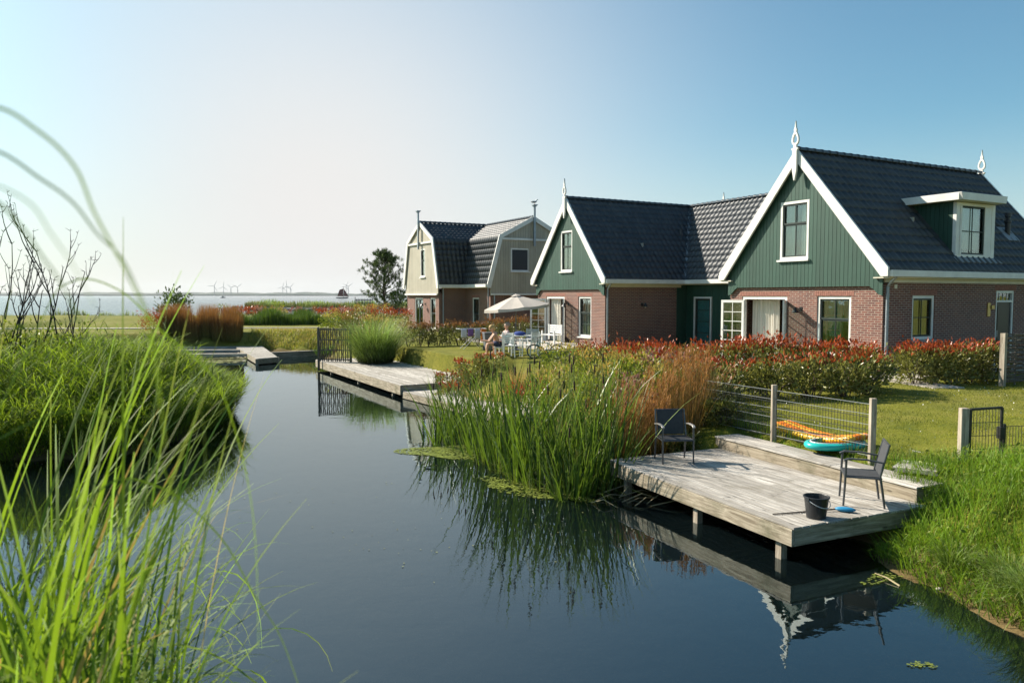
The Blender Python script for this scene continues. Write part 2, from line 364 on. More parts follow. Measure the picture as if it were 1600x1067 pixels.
# ------------------------------------------------------------------ terrain and water
WL = -1.10
POND = np.array([(5.9,3.5),(5.6,5.5),(5.25,7.5),(4.98,8.5),(4.85,9.5),(4.7,10.4),(4.1,12.0),(3.1,13.9),(2.3,14.9),(1.7,16.0),(1.2,17.8),(1.0,19.5),(.7,21.2),
  (-2.5,26.0),(-8.0,35.6),(-9.6,39),(-10.4,42.9),(-13,44.6),(-15.3,46.3),(-19.5,46.3),(-25,43.5),(-27,38.5),(-24,32),(-16,28.5),(-11,25.5),(-8.9,23.2),(-8.05,21),
  (-7.75,18.5),(-8.3,16.2),(-10.5,15.6),(-15,15.2),(-19,12),(-18,6.5),(-8,5.6),(-5,4.9),(-3.0,4.2),(-1.6,3.3),(-.75,2.2),(-.4,.6),(0,-1.2),(3,-2),(5.5,1)], float)
def sdf(x, y):
    d = np.full(x.shape, 1e9); ins = np.zeros(x.shape, bool); n = len(POND)
    for i in range(n):
        a = POND[i]; b = POND[(i+1) % n]; e = b-a
        t = np.clip(((x-a[0])*e[0]+(y-a[1])*e[1])/(e@e), 0, 1)
        d = np.minimum(d, np.hypot(x-a[0]-t*e[0], y-a[1]-t*e[1]))
        c = ((a[1] > y) != (b[1] > y)) & (x < (b[0]-a[0])*(y-a[1])/(b[1]-a[1]+1e-12)+a[0]); ins ^= c
    return np.where(ins, -d, d)
def smooth(t): t = np.clip(t, 0, 1); return t*t*(3-2*t)
def terrain(x, y):
    x = np.asarray(x, float); y = np.asarray(y, float)
    d = sdf(x, y); wob = .12*np.sin(x*2.3+y*1.1)+.1*np.sin(y*3.1-x*1.7)+.06*np.sin(x*5.3+y*4.7)
    dd = d+wob*np.where(np.abs(d) < 3, 1, .3)
    g = -.34*(1-smooth(d/7.0))*(x > 0)
    left = smooth((-6.5-x)/1.5)*smooth((42-y)/6)*smooth((y-9)/4); g = g*(1-left)+(-.62)*left
    near = smooth((7-y)/2)*smooth((0-x)/.5); g = g*(1-near)+.25*near
    g = g+.03*np.sin(x*.9)*np.sin(y*.7)
    out = WL+(g-WL)*smooth((dd+.05)/1.7)**.75
    bed = WL-.02-.16*smooth(-dd/.8)-1.0*smooth((-dd-.5)/5.5)
    z = np.where(dd > 0, out, bed)
    for (ox, oy, rz, lx0, lx1, ly0, ly1, zz) in ((3.51, 9.41, .428, 2.4, 3.16, -.3, 4.5, -.50), (3.51, 9.41, .428, -.2, 2.6, .3, 4.2, -1.02), (-3.69, 25.06, .492, -.3, 3.1, .1, 11.2, -1.0), (-.13, 19.74, .581, -.3, 1.8, .1, 6.2, -1.15)):
        c_, s_ = math.cos(rz), math.sin(rz); lx = (x-ox)*c_+(y-oy)*s_; ly = -(x-ox)*s_+(y-oy)*c_
        z = np.where((lx > lx0) & (lx < lx1) & (ly > ly0) & (ly < ly1), np.minimum(z, zz), z)
    # lake shore
    sh = 94+6*np.sin(x*.05+1)+2*np.sin(x*.21); z2 = np.where(y > 60, g, z)
    t = smooth((y-sh)/14.0); z = z2*(1-t)+(-3.2)*t
    return z
xs = np.concatenate([-np.geomspace(9000, 40, 22), np.arange(-38, -20, 1.0), np.arange(-20, 17, .22), np.arange(17, 40, 1.2), np.geomspace(41, 9000, 20)])
ys = np.concatenate([[-9000, -2500, -600, -150, -60, -25, -12], np.arange(-6, 48, .22), np.arange(48, 120, 1.2), np.geomspace(122, 9000, 16)])
X, Y = np.meshgrid(xs, ys); Z = terrain(X, Y); nx, ny = len(xs), len(ys)
idx = np.arange(nx*ny).reshape(ny, nx)
F = np.stack([idx[:-1, :-1], idx[:-1, 1:], idx[1:, 1:], idx[1:, :-1]], 2).reshape(-1, 4)
tag(npmesh('ground', np.stack([X, Y, Z], 2).reshape(-1, 3), F, M['ground']), kind='structure')
pv = np.array([(-40, -8, WL), (8, -8, WL), (8, 52, WL), (-40, 52, WL)]); tag(npmesh('pond', pv, np.array([[0, 1, 2, 3]]), M['pond']), kind='structure')
pv = np.array([(-9300, 72, WL-.01), (9300, 72, WL-.01), (9300, 9300, WL-.01), (-9300, 9300, WL-.01)]); tag(npmesh('lake', pv, np.array([[0, 1, 2, 3]]), M['lake']), kind='structure')

# ------------------------------------------------------------------ house parts
def fa(p, q, d): return (d, p, q)     # wall plane facing along local x: p = y, q = z, d = x
def fb(p, q, d): return (p, d, q)     # wall plane facing along local y: p = x, q = z, d = y
def wall(mb, fn, d0, d1, s0, s1, z0, z1, holes=()):
    """outer face at d0, inner at d1, rectangular holes (s0,s1,z0,z1)"""
    ss = sorted({s0, s1, *[h[0] for h in holes], *[h[1] for h in holes]}); zz = sorted({z0, z1, *[h[2] for h in holes], *[h[3] for h in holes]})
    def inh(s, z): return any(h[0] < s < h[1] and h[2] < z < h[3] for h in holes)
    for i in range(len(ss)-1):
        for j in range(len(zz)-1):
            a, b, c, d = ss[i], ss[i+1], zz[j], zz[j+1]
            if inh((a+b)/2, (c+d)/2): continue
            for dd in (d0, d1): mb.add([fn(a, c, dd), fn(b, c, dd), fn(b, d, dd), fn(a, d, dd)], [(0, 1, 2, 3)])
    def edge(pts): mb.add(pts, [(0, 1, 2, 3)])
    for a, b, c, d in [(s0, s1, z0, z1)]+list(holes):
        edge([fn(a, c, d0), fn(b, c, d0), fn(b, c, d1), fn(a, c, d1)]); edge([fn(a, d, d0), fn(b, d, d0), fn(b, d, d1), fn(a, d, d1)])
        edge([fn(a, c, d0), fn(a, d, d0), fn(a, d, d1), fn(a, c, d1)]); edge([fn(b, c, d0), fn(b, d, d0), fn(b, d, d1), fn(b, c, d1)])
def fbox(mb, fn, s0, s1, z0, z1, d0, d1): return mb.prism([(s0, z0), (s1, z0), (s1, z1), (s0, z1)], fn, d0, d1)
def frame_mb(fn, s0, s1, z0, z1, d0, d1, w, bottom=True):
    mb = MB(); fbox(mb, fn, s0, s0+w, z0, z1, d0, d1); fbox(mb, fn, s1-w, s1, z0, z1, d0, d1)
    fbox(mb, fn, s0+w, s1-w, z1-w, z1, d0, d1)
    if bottom: fbox(mb, fn, s0+w, s1-w, z0, z0+w, d0, d1)
    return mb
def curtain_mb(fn, s0, s1, z0, z1, d, amp=.03, n=None):
    n = n or max(12, int((s1-s0)*40)); mb = MB(); vs = []
    for i in range(n+1):
        s = s0+(s1-s0)*i/n; dd = d+amp*math.sin(i*1.25)+amp*.4*math.sin(i*.5)
        vs += [fn(s, z0, dd), fn(s, z1, dd)]
    return mb.add(vs, [(2*i, 2*i+1, 2*i+3, 2*i+2) for i in range(n)])
def window(root, fn, s0, s1, z0, z1, face, k, split=None, vbar=True, bars=None, sash='dgreen', curtains=None, sill=True, fw=.09, lintel=True, curt_mat='curtain', blind=None):
    """face = coordinate of the wall's outer face, k = +1/-1 towards the inside"""
    d = face+.03*k
    fr = frame_mb(fn, s0, s1, z0, z1, d, d+.09*k, fw).build('window', M['white'], root, bevel=.004)
    a, b, c, e = s0+fw, s1-fw, z0+fw, z1-fw; w = .05
    sm = MB(); ds = d+.03*k
    mid = c+(e-c)*split if split else None
    segs = [(c, mid), (mid, e)] if split else [(c, e)]
    for ii, (q0, q1) in enumerate(segs):
        off = .025*k if (split and ii == 0) else 0
        sm2 = frame_mb(fn, a, b, q0, q1, ds+off, ds+off+.04*k, w); sm.add(sm2.v, sm2.f)
        if vbar: fbox(sm, fn, (a+b)/2-.012, (a+b)/2+.012, q0+w, q1-w, ds+off+.008*k, ds+off+.032*k)
        if bars and ii == 0:
            for bz in bars: fbox(sm, fn, a+w, b-w, q0+(q1-q0)*bz-.012, q0+(q1-q0)*bz+.012, ds+off+.008*k, ds+off+.032*k)
    sm.build('sash', M[sash], fr)
    g = MB(); fbox(g, fn, a+.01, b-.01, c+.01, e-.01, ds+.05*k, ds+.056*k); g.build('pane', M['glass'], fr)
    if sill:
        sb = MB(); fbox(sb, fn, s0-.06, s1+.06, z0-.06, z0, face-.06*k, face+.05*k); sb.build('sill', M['lead'] if sill == 'lead' else M['white'], fr)
    if lintel:
        lb = MB(); n = int((s1-s0+.2)/.075)
        for i in range(n):
            p = s0-.1+(s1-s0+.2)*i/n; lb.newtint(); fbox(lb, fn, p+.005, p+(s1-s0+.2)/n-.005, z1+.012, z1+.165, face-.006*k, face+.03*k)
        lb.build('lintel', M['soldier'], root)
    for (p0, p1) in curtains or []:
        curtain_mb(fn, a+(b-a)*p0, a+(b-a)*p1, z0+.05, z1-.1, face+.25*k).build('curtain', M[curt_mat], fr, smooth=True)
    if blind:
        bb = MB(); fbox(bb, fn, a, b, e-(e-c)*blind, e, face+.2*k, face+.21*k); bb.build('blind', M['curtain'], fr)
    return fr
def door_leaf(name, parent, h0, h1, z0, z1, cols=2, rows=5, mat='white', pw=.09, low=.35):
    """glazed leaf from hinge point h0 to free edge h1 (xy points)"""
    h0 = Vector((*h0, 0)); h1 = Vector((*h1, 0)); L_ = (h1-h0).length; d = (h1-h0).normalized(); nrm = Vector((-d.y, d.x, 0))
    def fn(p, q, t): v = h0+d*p+nrm*t; return (v.x, v.y, q)
    mb = frame_mb(fn, 0, L_, z0, z1, -.025, .025, pw); fbox(mb, fn, pw, L_-pw, z0+pw, z0+low, -.02, .02)
    for i in range(1, cols): fbox(mb, fn, L_*i/cols-.012, L_*i/cols+.012, z0+low, z1-pw, -.015, .015)
    for j in range(1, rows): zz = z0+low+(z1-pw-z0-low)*j/rows; fbox(mb, fn, pw, L_-pw, zz-.012, zz+.012, -.014, .014)
    o = mb.build(name, M[mat], parent)
    g = MB(); fbox(g, fn, pw-.01, L_-pw+.01, z0+low-.01, z1-pw+.01, -.003, .003); g.build('pane', M['glass'], o)
    hd = MB(); 
    for sg in (-1, 1): hd.bar(fn(L_-.05, z0+1.05, .03*sg), fn(L_-.05, z0+1.05, .06*sg), .02); hd.bar(fn(L_-.05, z0+1.05, .06*sg), fn(L_-.17, z0+1.05, .06*sg), .018)
    hd.build('handle', M['zinc'], o)
    return o
def boards(root, fn, d0, d1, zbot, ztop, s0, s1, mat, bw=.145, holes=(), name='siding', notch=None):
    """vertical boards; zbot/ztop are functions of s"""
    mb = MB(); n = int(round((s1-s0)/bw)); bw = (s1-s0)/n; g = .006
    for i in range(n):
        a = s0+i*bw+g; b = s0+(i+1)*bw-g; mb.newtint(); h = [x for x in holes if x[0] < (a+b)/2 < x[1]]
        zs = [(zbot(a), zbot(b), None, None)]
        if h:
            zl, zh = h[0][2], h[0][3]
            mb.prism([(a, zbot(a)), (b, zbot(b)), (b, zl), (a, zl)], fn, d0, d1)
            if min(ztop(a), ztop(b)) > zh: mb.prism([(a, zh), (b, zh), (b, ztop(b)), (a, ztop(a))], fn, d0, d1)
        else:
            pk = (s0+s1)/2
            mb.prism([(a, zbot(a)), (b, zbot(b)), (b, ztop(b)), (a, ztop(a))], fn, d0, d1)
    o = mb.build(name, M[mat], root)
    return o
def backing(mb, fn, d, poly, holes): pass
def tiles(mb, P0, A, U, Nn, rows, rowh, rng, tw=.3, sub=8, amp=.04, lap=.017):
    """tiled slope. point = P0 + A*a + U*t + N*h ; rng(t)->(a0,a1)"""
    P0 = np.array(P0, float); A = np.array(A, float); U = np.array(U, float); Nn = np.array(Nn, float)
    V = []; Fc = []; T = []; n = 0
    ph = np.arange(sub)/sub; prof = amp*(np.where(ph < .62, np.sin(ph/.62*math.pi)**1.2, -.35*np.sin((ph-.62)/.38*math.pi)))
    lo = min(rng(0)[0], rng(rows*rowh)[0]); hi = max(rng(0)[1], rng(rows*rowh)[1])
    c0 = int(math.floor(lo/tw)); c1 = int(math.ceil(hi/tw)); ga = (np.arange((c1-c0)*sub+1)/sub+c0)*tw
    gh = np.tile(prof, c1-c0); gh = np.append(gh, prof[0])
    tt = np.repeat(RNG.random((rows, c1-c0))*.7, sub, axis=1); tt = np.concatenate([tt, tt[:, -1:]], 1)
    for r in range(rows):
        tlo, thi = r*rowh, (r+1)*rowh
        for (t, h) in ((tlo, -.005), (tlo, lap), (thi, 0.0)):
            a0, a1 = rng(t); a = np.clip(ga, a0, a1); jit = (RNG.random(len(ga))-.5)*0
            V.append(P0+a[:, None]*A+t*U+(gh+h)[:, None]*Nn+jit[:, None]); T.append(tt[r])
        m = len(ga)
        for k in (0, 1):
            i = np.arange(m-1); f = np.stack([n+k*m+i, n+k*m+i+1, n+(k+1)*m+i+1, n+(k+1)*m+i], 1)
            aa0 = [rng(tlo), rng(tlo if k == 0 else thi)]
            keep = (np.clip(ga[1:], *aa0[0])-np.clip(ga[:-1], *aa0[0]) > 1e-6) | (np.clip(ga[1:], *aa0[1])-np.clip(ga[:-1], *aa0[1]) > 1e-6)
            Fc.append(f[keep])
        n += 3*m
    mb.append((np.concatenate(V), np.concatenate(Fc), {'tint': np.concatenate(T)}))
def ridge(mb, p0, p1, r=.11, seg=.36):
    p0 = Vector(p0); p1 = Vector(p1); L_ = (p1-p0).length; d = (p1-p0)/L_; n = max(1, round(L_/seg)); x = Vector((-d.y, d.x, 0)).normalized()
    for i in range(n):
        mb.newtint(); a = p0+d*(L_*i/n-.02); b = p0+d*(L_*(i+1)/n)
        vs = []
        for p, rr in ((a, r*1.14), (a+d*.07, r*1.14), (a+d*.08, r), (b, r)):
            for j in range(9):
                an = math.pi*(j/8*1.2-.1); vs.append(p+x*math.cos(an)*rr+Vector((0, 0, 1))*(math.sin(an)*rr*.8))
        mb.add(vs, [(i2*9+j, i2*9+j+1, (i2+1)*9+j+1, (i2+1)*9+j) for i2 in range(3) for j in range(8)])
def downpipe(root, x, y, z0, z1, r=.045, top=None):
    mb = MB(); pts = [(x, y, z0), (x, y, z1)]
    if top: pts = [(x, y, z0), (x, y, z1-.28), (x+(top[0]-x)*.5, y+(top[1]-y)*.5, z1-.12), (*top, z1)]
    mb.tube(pts, r, 10)
    for z in (z0+.35, (z0+z1)/2, z1-.5): mb.tube([(x, y, z-.02), (x, y, z+.02)], r*1.25, 10)
    return mb.build('downpipe', M['zinc'], root, smooth=False)
def finial(root, fn, s, z, d0, d1, scale=1.0):
    """white carved gable finial: spear, flame loop, spike; s,z = apex"""
    mb = MB(); q = scale
    def P(*pts): return [(s+p*q, z+h*q) for p, h in pts]
    mb.prism(P((-.06, -.75), (-.015, -.95), (.015, -.95), (.06, -.75), (.085, -.62), (.085, .02), (.13, .06), (.13, .10), (-.13, .10), (-.13, .06), (-.085, .02), (-.085, -.62)), fn, d0, d1)
    mb.prism(P((-.07, .10), (.07, .10), (.05, .20), (-.05, .20)), fn, d0+.01*(1 if d1 > d0 else -1), d1)
    n = 20; out = []; inn = []
    for i in range(n):
        a = 2*math.pi*i/n; ww = .135*math.sin(a); hh = -math.cos(a)
        ww *= (1-.35*hh); out.append((ww, .42+hh*.23)); inn.append((ww*.62, .42+hh*.145-.015))
    for i in range(n):
        j = (i+1) % n; mb.prism(P(out[i], out[j], inn[j], inn[i]), fn, d0+.015*(1 if d1 > d0 else -1), d1)
    mb.prism(P((-.045, .63), (.045, .63), (.055, .70), (.02, .78), (.0, .98), (-.02, .78), (-.055, .70)), fn, d0+.015*(1 if d1 > d0 else -1), d1)
    return mb.build('finial', M['white'], root)
def wall_lamp(root, p, out):
    p = Vector(p); o = Vector(out); mb = MB()
    mb.bar(p, p+o*.02, .10, .14); mb.bar(p+o*.02, p+o*.26+Vector((0, 0, .05)), .025); mb.tube([p+o*.26+Vector((0, 0, .07)), p+o*.26, p+o*.26+Vector((0, 0, -.10)), p+o*.26+Vector((0, 0, -.12))], [.02, .05, .12, .12], 12)
    l = mb.build('wall_lamp', M['black'], root)
    b = MB(); b.ball(p+o*.26+Vector((0, 0, -.13)), .04, 8, 5); b.build('bulb', M['lampglass'], l, smooth=True)
    return l

TH = .499; HU = Vector((math.cos(TH), math.sin(TH), 0)); HV = Vector((-math.sin(TH), math.cos(TH), 0))
# ---- green gabled double house
def green_house():
    root = empty('gabled_house', (10.839, 21.976, 0), TH, 'brick double house with green boarded gables and dark tiled roofs', 'house')
    HR = 6.94; EZ = 3.08
    WG = {'B': dict(b0=0, W=6.7), 'A': dict(b0=13.85, W=6.55)}
    ac = 4.55; LV = 7.70; sc = (HR-EZ)/(LV-ac)
    tl = []; rd = MB(); 
    brick = MB(); shell = MB()
    holes_up = {}
    for key, g in WG.items():
        b0, W = g['b0'], g['W']; mid = b0+W/2; sl = (HR-EZ)/(W/2); inv = math.hypot(1, sl)
        w0, w1 = b0+.3, b0+W-.3
        if key == 'B': hf = [(3.82, 5.83, -.02, 2.27), (1.37, 2.62, .5, 2.28)]; up = (2.93, 4.09, 3.47, 5.37)
        else: hf = [(17.55, 19.25, -.02, 2.25), (15.25, 16.33, .36, 2.25)]; up = (16.72, 17.76, 3.46, 5.42)
        wall(brick, fa, .15, .40, w0, w1, -1, 2.64, hf)
        # side walls
        hs = [(1.52, 2.62, .96, 2.30), (5.89, 6.93, 0, 2.46)] if key == 'B' else []
        aend = 9.9 if key == 'B' else 4.3
        wall(brick, fb, w0, w0+.25, .40, aend, -1, 2.78, hs)
        if key == 'A': wall(brick, fb, w0+.02, w0+.25, 5.15, 9.9, -1, 2.78)
        wall(brick, fb, w1, w1-.25, .40, 9.9, -1, 2.78)
        wall(brick, fa, 9.9, 9.65, w0+.25, w1-.25, -1, 2.78)
        # gable boarding with curved-down ends
        def zb(s, w0=w0, w1=w1): e = min(s-w0, w1-s); return 2.575-.28*smooth(1-e/.42) if e < .42 else 2.575
        def zt(s, mid=mid, W=W, sl=sl): return EZ-.14+sl*(W/2-abs(s-mid))
        boards(root, fa, .055, .105, lambda s: float(zb(s)), lambda s: float(zt(s)), b0+.06+.2, b0+W-.26, 'green', .148, [up])
        # dark backing behind the boards, with the window opening
        s0, s1, q0, q1 = up
        for poly in ([(w0, 2.6), (s0, 2.6), (s0, zt(s0)-.02), (w0, zt(w0)-.02)], [(s1, 2.6), (w1, 2.6), (w1, zt(w1)-.02), (s1, zt(s1)-.02)],
                     [(s0, 2.6), (s1, 2.6), (s1, q0), (s0, q0)], [(s0, q1), (s1, q1), (s1, zt(s1)-.02), (mid, HR-.2), (s0, zt(s0)-.02)]):
            shell.prism(poly, fa, .107, .148)
        window(root, fa, s0, s1, q0, q1, .03, 1, split=.62, vbar=True, curtains=[(0, .42), (.62, 1)] if key == 'A' else [(.0, .36), (.64, 1)], lintel=False, blind=None)
        # upper floor slab / interior
        it = MB(); it.box(.42, 9.6, w0+.26, w1-.26, 2.66, 2.74); it.box(.45, 9.6, w0+.27, w1-.27, -.12, -.04); it.build('floor_slab', M['intfloor'], root)
        iw = MB(); iw.box(4.2, 4.28, w0+.27, w1-.27, -.03, 2.65); iw.box(3.0, 3.06, mid-2, mid+2, 2.75, 4.8); iw.build('inner_wall', M['interior'], root)
        # barge boards
        rk = MB(); bh = .27*inv
        top = [(b0-.02, EZ), (mid, HR+.06), (b0+W+.02, EZ)]
        for sg, e in ((1, b0-.02), (-1, b0+W+.02)):
            q = [(e, 2.85), (e, EZ+.03), (mid, HR+.08), (mid, HR+.08-bh), (e+sg*.23, 2.85)]
            rk.prism(q, fa, -.12, -.05)
            # soffit return and capping
            rk.prism([(e+sg*.02, EZ-.03), (mid, HR+.02), (mid, HR-.03), (e+sg*.02, EZ-.08)], fa, -.05, .056)
        rk.build('barge_board', M['white'], root, bevel=.004)
        finial(root, fa, mid, HR-.02, -.20, -.12, .98)
        # roof slopes
        U1 = (0, 1/inv, sl/inv); N1 = (0, -sl/inv, 1/inv); U2 = (0, -1/inv, sl/inv); N2 = (0, sl/inv, 1/inv)
        Ls = (W/2)*inv; rows = 14; rh = (Ls+.10)/rows
        if key == 'B': r1 = lambda t: (-.06, 9.96)
        else: r1 = lambda t, inv=inv, sl=sl: (-.06, ac+((t-.08)/inv*sl)/sc+.02 if True else 0)
        tiles(tl, (0, b0-.08/inv, EZ-.08*sl/inv+.0), (1, 0, 0), U1, N1, rows, rh, r1)
        tiles(tl, (0, b0+W+.08/inv, EZ-.08*sl/inv), (1, 0, 0), U2, N2, rows, rh, (lambda t: (-.06, 9.96)), sub=4)
        if key == 'A':
            pass
        ridge(rd, (-.04, mid, HR+.05), (9.96, mid, HR+.05))
        # back gable
        boards(root, fa, 9.9, 9.95, lambda s: 2.6, lambda s: float(zt(s)), b0+.3, b0+W-.3, 'green', .148)
        rk2 = MB()
        for sg, e in ((1, b0-.02), (-1, b0+W+.02)):
            rk2.prism([(e, 2.85), (e, EZ+.03), (mid, HR+.08), (mid, HR+.08-bh), (e+sg*.23, 2.85)], fa, 9.97, 10.04)
        rk2.build('barge_board', M['white'], root)
        finial(root, fa, mid, HR-.02, 10.12, 10.04, .98)
        # gutters and soffits
        gt = MB(); a_end = 10.0 if key == 'B' else ac-.03
        gt.box(-.05, a_end, b0-.13, b0+.0, 2.84, 3.03); gt.box(-.05, 10, b0+W, b0+W+.13, 2.84, 3.03)
        gt.build('gutter', M['white'], root, bevel=.008)
        sf = MB(); sf.box(-.05, a_end, b0+.002, w0+.2, 2.80, 2.835); sf.box(.16, a_end, w0-.07, w0-.003, 2.68, 2.798); sf.box(-.05, 10, w1-.2, b0+W-.002, 2.80, 2.835)
        sf.build('soffit', M['cream'], root)
        # roof end skirt under the tiles (dark battens)
        sk = MB(); sk.box(-.05, a_end, b0+.0, b0+.04, 2.84, 3.05); sk.build('eaves_board', M['dgreen'], root)
        downpipe(root, .22, w0-.09, -.05, 2.84, top=(.22, b0-.05))
    # connector roof, ridge, gutter, wall
    inv = math.hypot(1, sc); U = (1/inv, 0, sc/inv); Nn = (-sc/inv, 0, 1/inv); slB = (HR-EZ)/3.35; slA = (HR-EZ)/3.275
    def rc(t):
        hgt = (t-.08)*sc/inv; return (6.70-hgt/slB, 13.85+hgt/slA)
    rows = 14; Ls = (LV-ac)*inv; tiles(tl, (ac-.08/inv, 0, EZ-.08*sc/inv), (0, 1, 0), U, Nn, rows, (Ls+.1)/rows, rc)
    ridge(rd, (LV, 3.3, HR+.05), (LV, 17.2, HR+.05))
    # valley lead
    vl = MB()
    for (bA, sA, sg) in ((13.85, 3.275, 1), (6.70, -3.35, -1)):
        p0 = Vector((ac, bA, EZ+.035)); p1 = Vector((LV, bA+sA, HR+.035)); vl.bar(p0, p1, .16, .012)
    vl.build('valley_flashing', M['lead'], root)
    gt = MB(); gt.box(ac-.13, ac, 6.85, 13.72, 2.84, 3.03); gt.build('gutter', M['white'], root, bevel=.008)
    sf = MB(); sf.box(ac+.002, 4.95, 6.42, 14.1, 2.80, 2.835); sf.build('soffit', M['cream'], root)
    boards(root, fb, 14.13, 14.17, lambda s: -.5, lambda s: 2.79, 4.3, 4.88, 'green', .145)
    boards(root, fa, 4.88, 4.92, lambda s: -.5, lambda s: 2.79, 6.45, 14.12, 'green', .148, [(12.40, 13.58, -.6, 2.24)])
    bk = MB(); wall(bk, fa, 4.925, 5.1, 6.45, 14.4, -1, 2.8, [(12.4, 13.58, -.02, 2.24)]); bk.box(4.31, 4.9, 14.2, 14.38, -1, 2.78); bk.build('connector_wall', M['dgreen'], root)
    # teal curtained terrace door in the connector
    fr = frame_mb(fa, 12.40, 13.58, -.02, 2.24, 4.86, 4.95, .08).build('door_frame', M['white'], root)
    dl = frame_mb(fa, 12.48, 13.50, .04, 2.16, 4.90, 4.94, .09)
    for j in range(1, 4): fbox(dl, fa, 12.57, 13.41, .04+2.1*j/4-.012, .04+2.1*j/4+.012, 4.905, 4.935)
    dl = dl.build('door_leaf', M['dgreen'], fr)
    g = MB(); fbox(g, fa, 12.5, 13.48, .08, 2.12, 4.942, 4.948); g.build('pane', M['glass'], fr)
    hg = MB()
    for z in (.5, 1.15, 1.85): fbox(hg, fa, 13.50, 13.56, z, z+.12, 4.84, 4.86)
    hg.build('hinge', M['white'], fr)
    curtain_mb(fa, 12.52, 13.46, .05, 2.15, 4.99, .025).build('curtain', M['teal'], fr, smooth=True)
    it = MB(); it.box(5.12, 9.6, 6.5, 14.3, -.12, -.05); it.build('floor_slab', M['intfloor'], root)
    brick.build('brick_wall', M['brick'], root, recalc=False); shell.build('gable_backing', M['dgreen'], root)
    npm = merge(tl); npmesh('roof_tiles', npm[0], npm[1], M['tile'], root, npm[2], smooth=True)
    ro = rd.build('ridge_tiles', M['ridge'], root, smooth=True)
    # roof underlay so no light leaks
    ul = MB()
    for b0, W, a1 in ((0, 6.7, 9.9), (13.85, 6.55, 9.9)):
        m_ = b0+W/2
        ul.add([(.0, b0, EZ-.08), (a1, b0, EZ-.08), (a1, m_, HR-.08), (.0, m_, HR-.08)], [(0, 1, 2, 3)]); ul.add([(.0, b0+W, EZ-.08), (a1, b0+W, EZ-.08), (a1, m_, HR-.08), (.0, m_, HR-.08)], [(0, 1, 2, 3)])
    ul.add([(ac, 5, EZ-.08), (LV, 3.4, HR-.09), (LV, 17, HR-.09), (ac, 15, EZ-.08)], [(0, 1, 2, 3)]); ul.add([(LV*2-ac, 5, EZ-.08), (LV, 3.4, HR-.09), (LV, 17, HR-.09), (LV*2-ac, 15, EZ-.08)], [(0, 1, 2, 3)])
    ul.build('roof_deck', M['dgreen'], root)
    # front openings, wing B
    fr = frame_mb(fa, 3.82, 5.83, -.02, 2.27, .17, .27, .10, bottom=False).build('terrace_door', M['white'], root)
    door_leaf('door_leaf', fr, (.16, 5.74), (.03, 6.72), .02, 2.14, 2, 5)
    door_leaf('door_leaf', fr, (.16, 3.90), (-.60, 3.30), .02, 2.14, 2, 5)
    curtain_mb(fa, 4.55, 5.75, .02, 2.15, .62, .05, 50).build('curtain', M['curtain'], fr, smooth=True)
    iw = MB()   # inner glazed partition with teal light and cream posts
    for s in (3.3, 3.9, 4.25, 4.7): fbox(iw, fa, s, s+.06, 0, 2.3, 2.2, 2.26)
    for z in (.6, 1.1, 1.6, 2.1): fbox(iw, fa, 3.36, 4.7, z, z+.03, 2.21, 2.25)
    iw.build('partition_bars', M['white'], root); tp = MB(); fbox(tp, fa, 3.3, 4.7, .9, 2.25, 2.3, 2.31); tp.build('partition_panel', M['teal'], root)
    cpost = MB(); fbox(cpost, fa, 3.95, 4.22, 0, 2.4, 1.9, 2.1); cpost.build('inner_post', M['cream'], root)
    lb = MB()
    for i in range(29): lb.newtint(); fbox(lb, fa, 3.72+i*.0765+.005, 3.72+(i+1)*.0765-.005, 2.285, 2.435, .144, .2)
    lb.build('lintel', M['soldier'], root)
    window(root, fa, 1.37, 2.62, .5, 2.28, .15, 1, split=.6, vbar=True, curtains=None)
    wall_lamp(root, (.15, 3.25, 1.86), (-1, 0, 0))
    # side openings, wing B
    window(root, fb, 1.52, 2.62, .96, 2.30, .3, 1, split=None, vbar=True, bars=[.5], sill='lead', curtains=[(.0, .2)])
    fr = frame_mb(fb, 5.89, 6.93, 0, 2.46, .32, .42, .08, bottom=False); fbox(fr, fb, 5.97, 6.85, 2.08, 2.14, .32, .42); fr = fr.build('front_door', M['white'], root)
    dl = MB(); fbox(dl, fb, 5.97, 6.85, .02, 2.08, .36, .41); 
    for q0, q1 in ((.15, .9), (1.0, 1.95)): fbox(dl, fb, 6.1, 6.72, q0, q1, .35, .36)
    dl.build('door_leaf', M['black'], fr)
    g = MB(); fbox(g, fb, 5.97, 6.85, 2.14, 2.38, .385, .39); g.build('pane', M['glass'], fr)
    gb = MB(); [fbox(gb, fb, 5.97+.88*i/4-.01, 5.97+.88*i/4+.01, 2.14, 2.38, .37, .38) for i in (1, 2, 3)]; gb.build('glazing_bar', M['white'], fr)
    hd = MB(); fbox(hd, fb, 6.02, 6.06, .95, 1.15, .32, .35); hd.build('handle', M['zinc'], fr)
    lb = MB(); n = 17
    for i in range(n): lb.newtint(); fbox(lb, fb, 5.79+i*.0735+.005, 5.79+(i+1)*.0735-.005, 2.475, 2.63, .294, .34)
    lb.build('lintel', M['soldier'], root)
    sg = MB(); fbox(sg, fb, 5.38, 5.54, 1.62, 2.06, .27, .3); fbox(sg, fb, 5.56, 5.72, 1.86, 1.98, .24, .3); sg.build('house_sign', M['brass'], root)
    vb = MB(); fbox(vb, fb, .62, .74, 2.5, 2.62, .27, .3); vb.build('wall_vent', M['cream'], root)
    # dormer
    a0, a1, bf = 3.66, 5.75, .35; slB_ = slB
    dr = MB(); fbox(dr, fb, a0, a1, 3.42, 3.6, bf, bf+.12); fbox(dr, fb, a0, a0+.18, 3.6, 5.22, bf, bf+.12); fbox(dr, fb, a1-.18, a1, 3.6, 5.22, bf, bf+.12); fbox(dr, fb, a0+.18, a1-.18, 5.12, 5.22, bf, bf+.12)
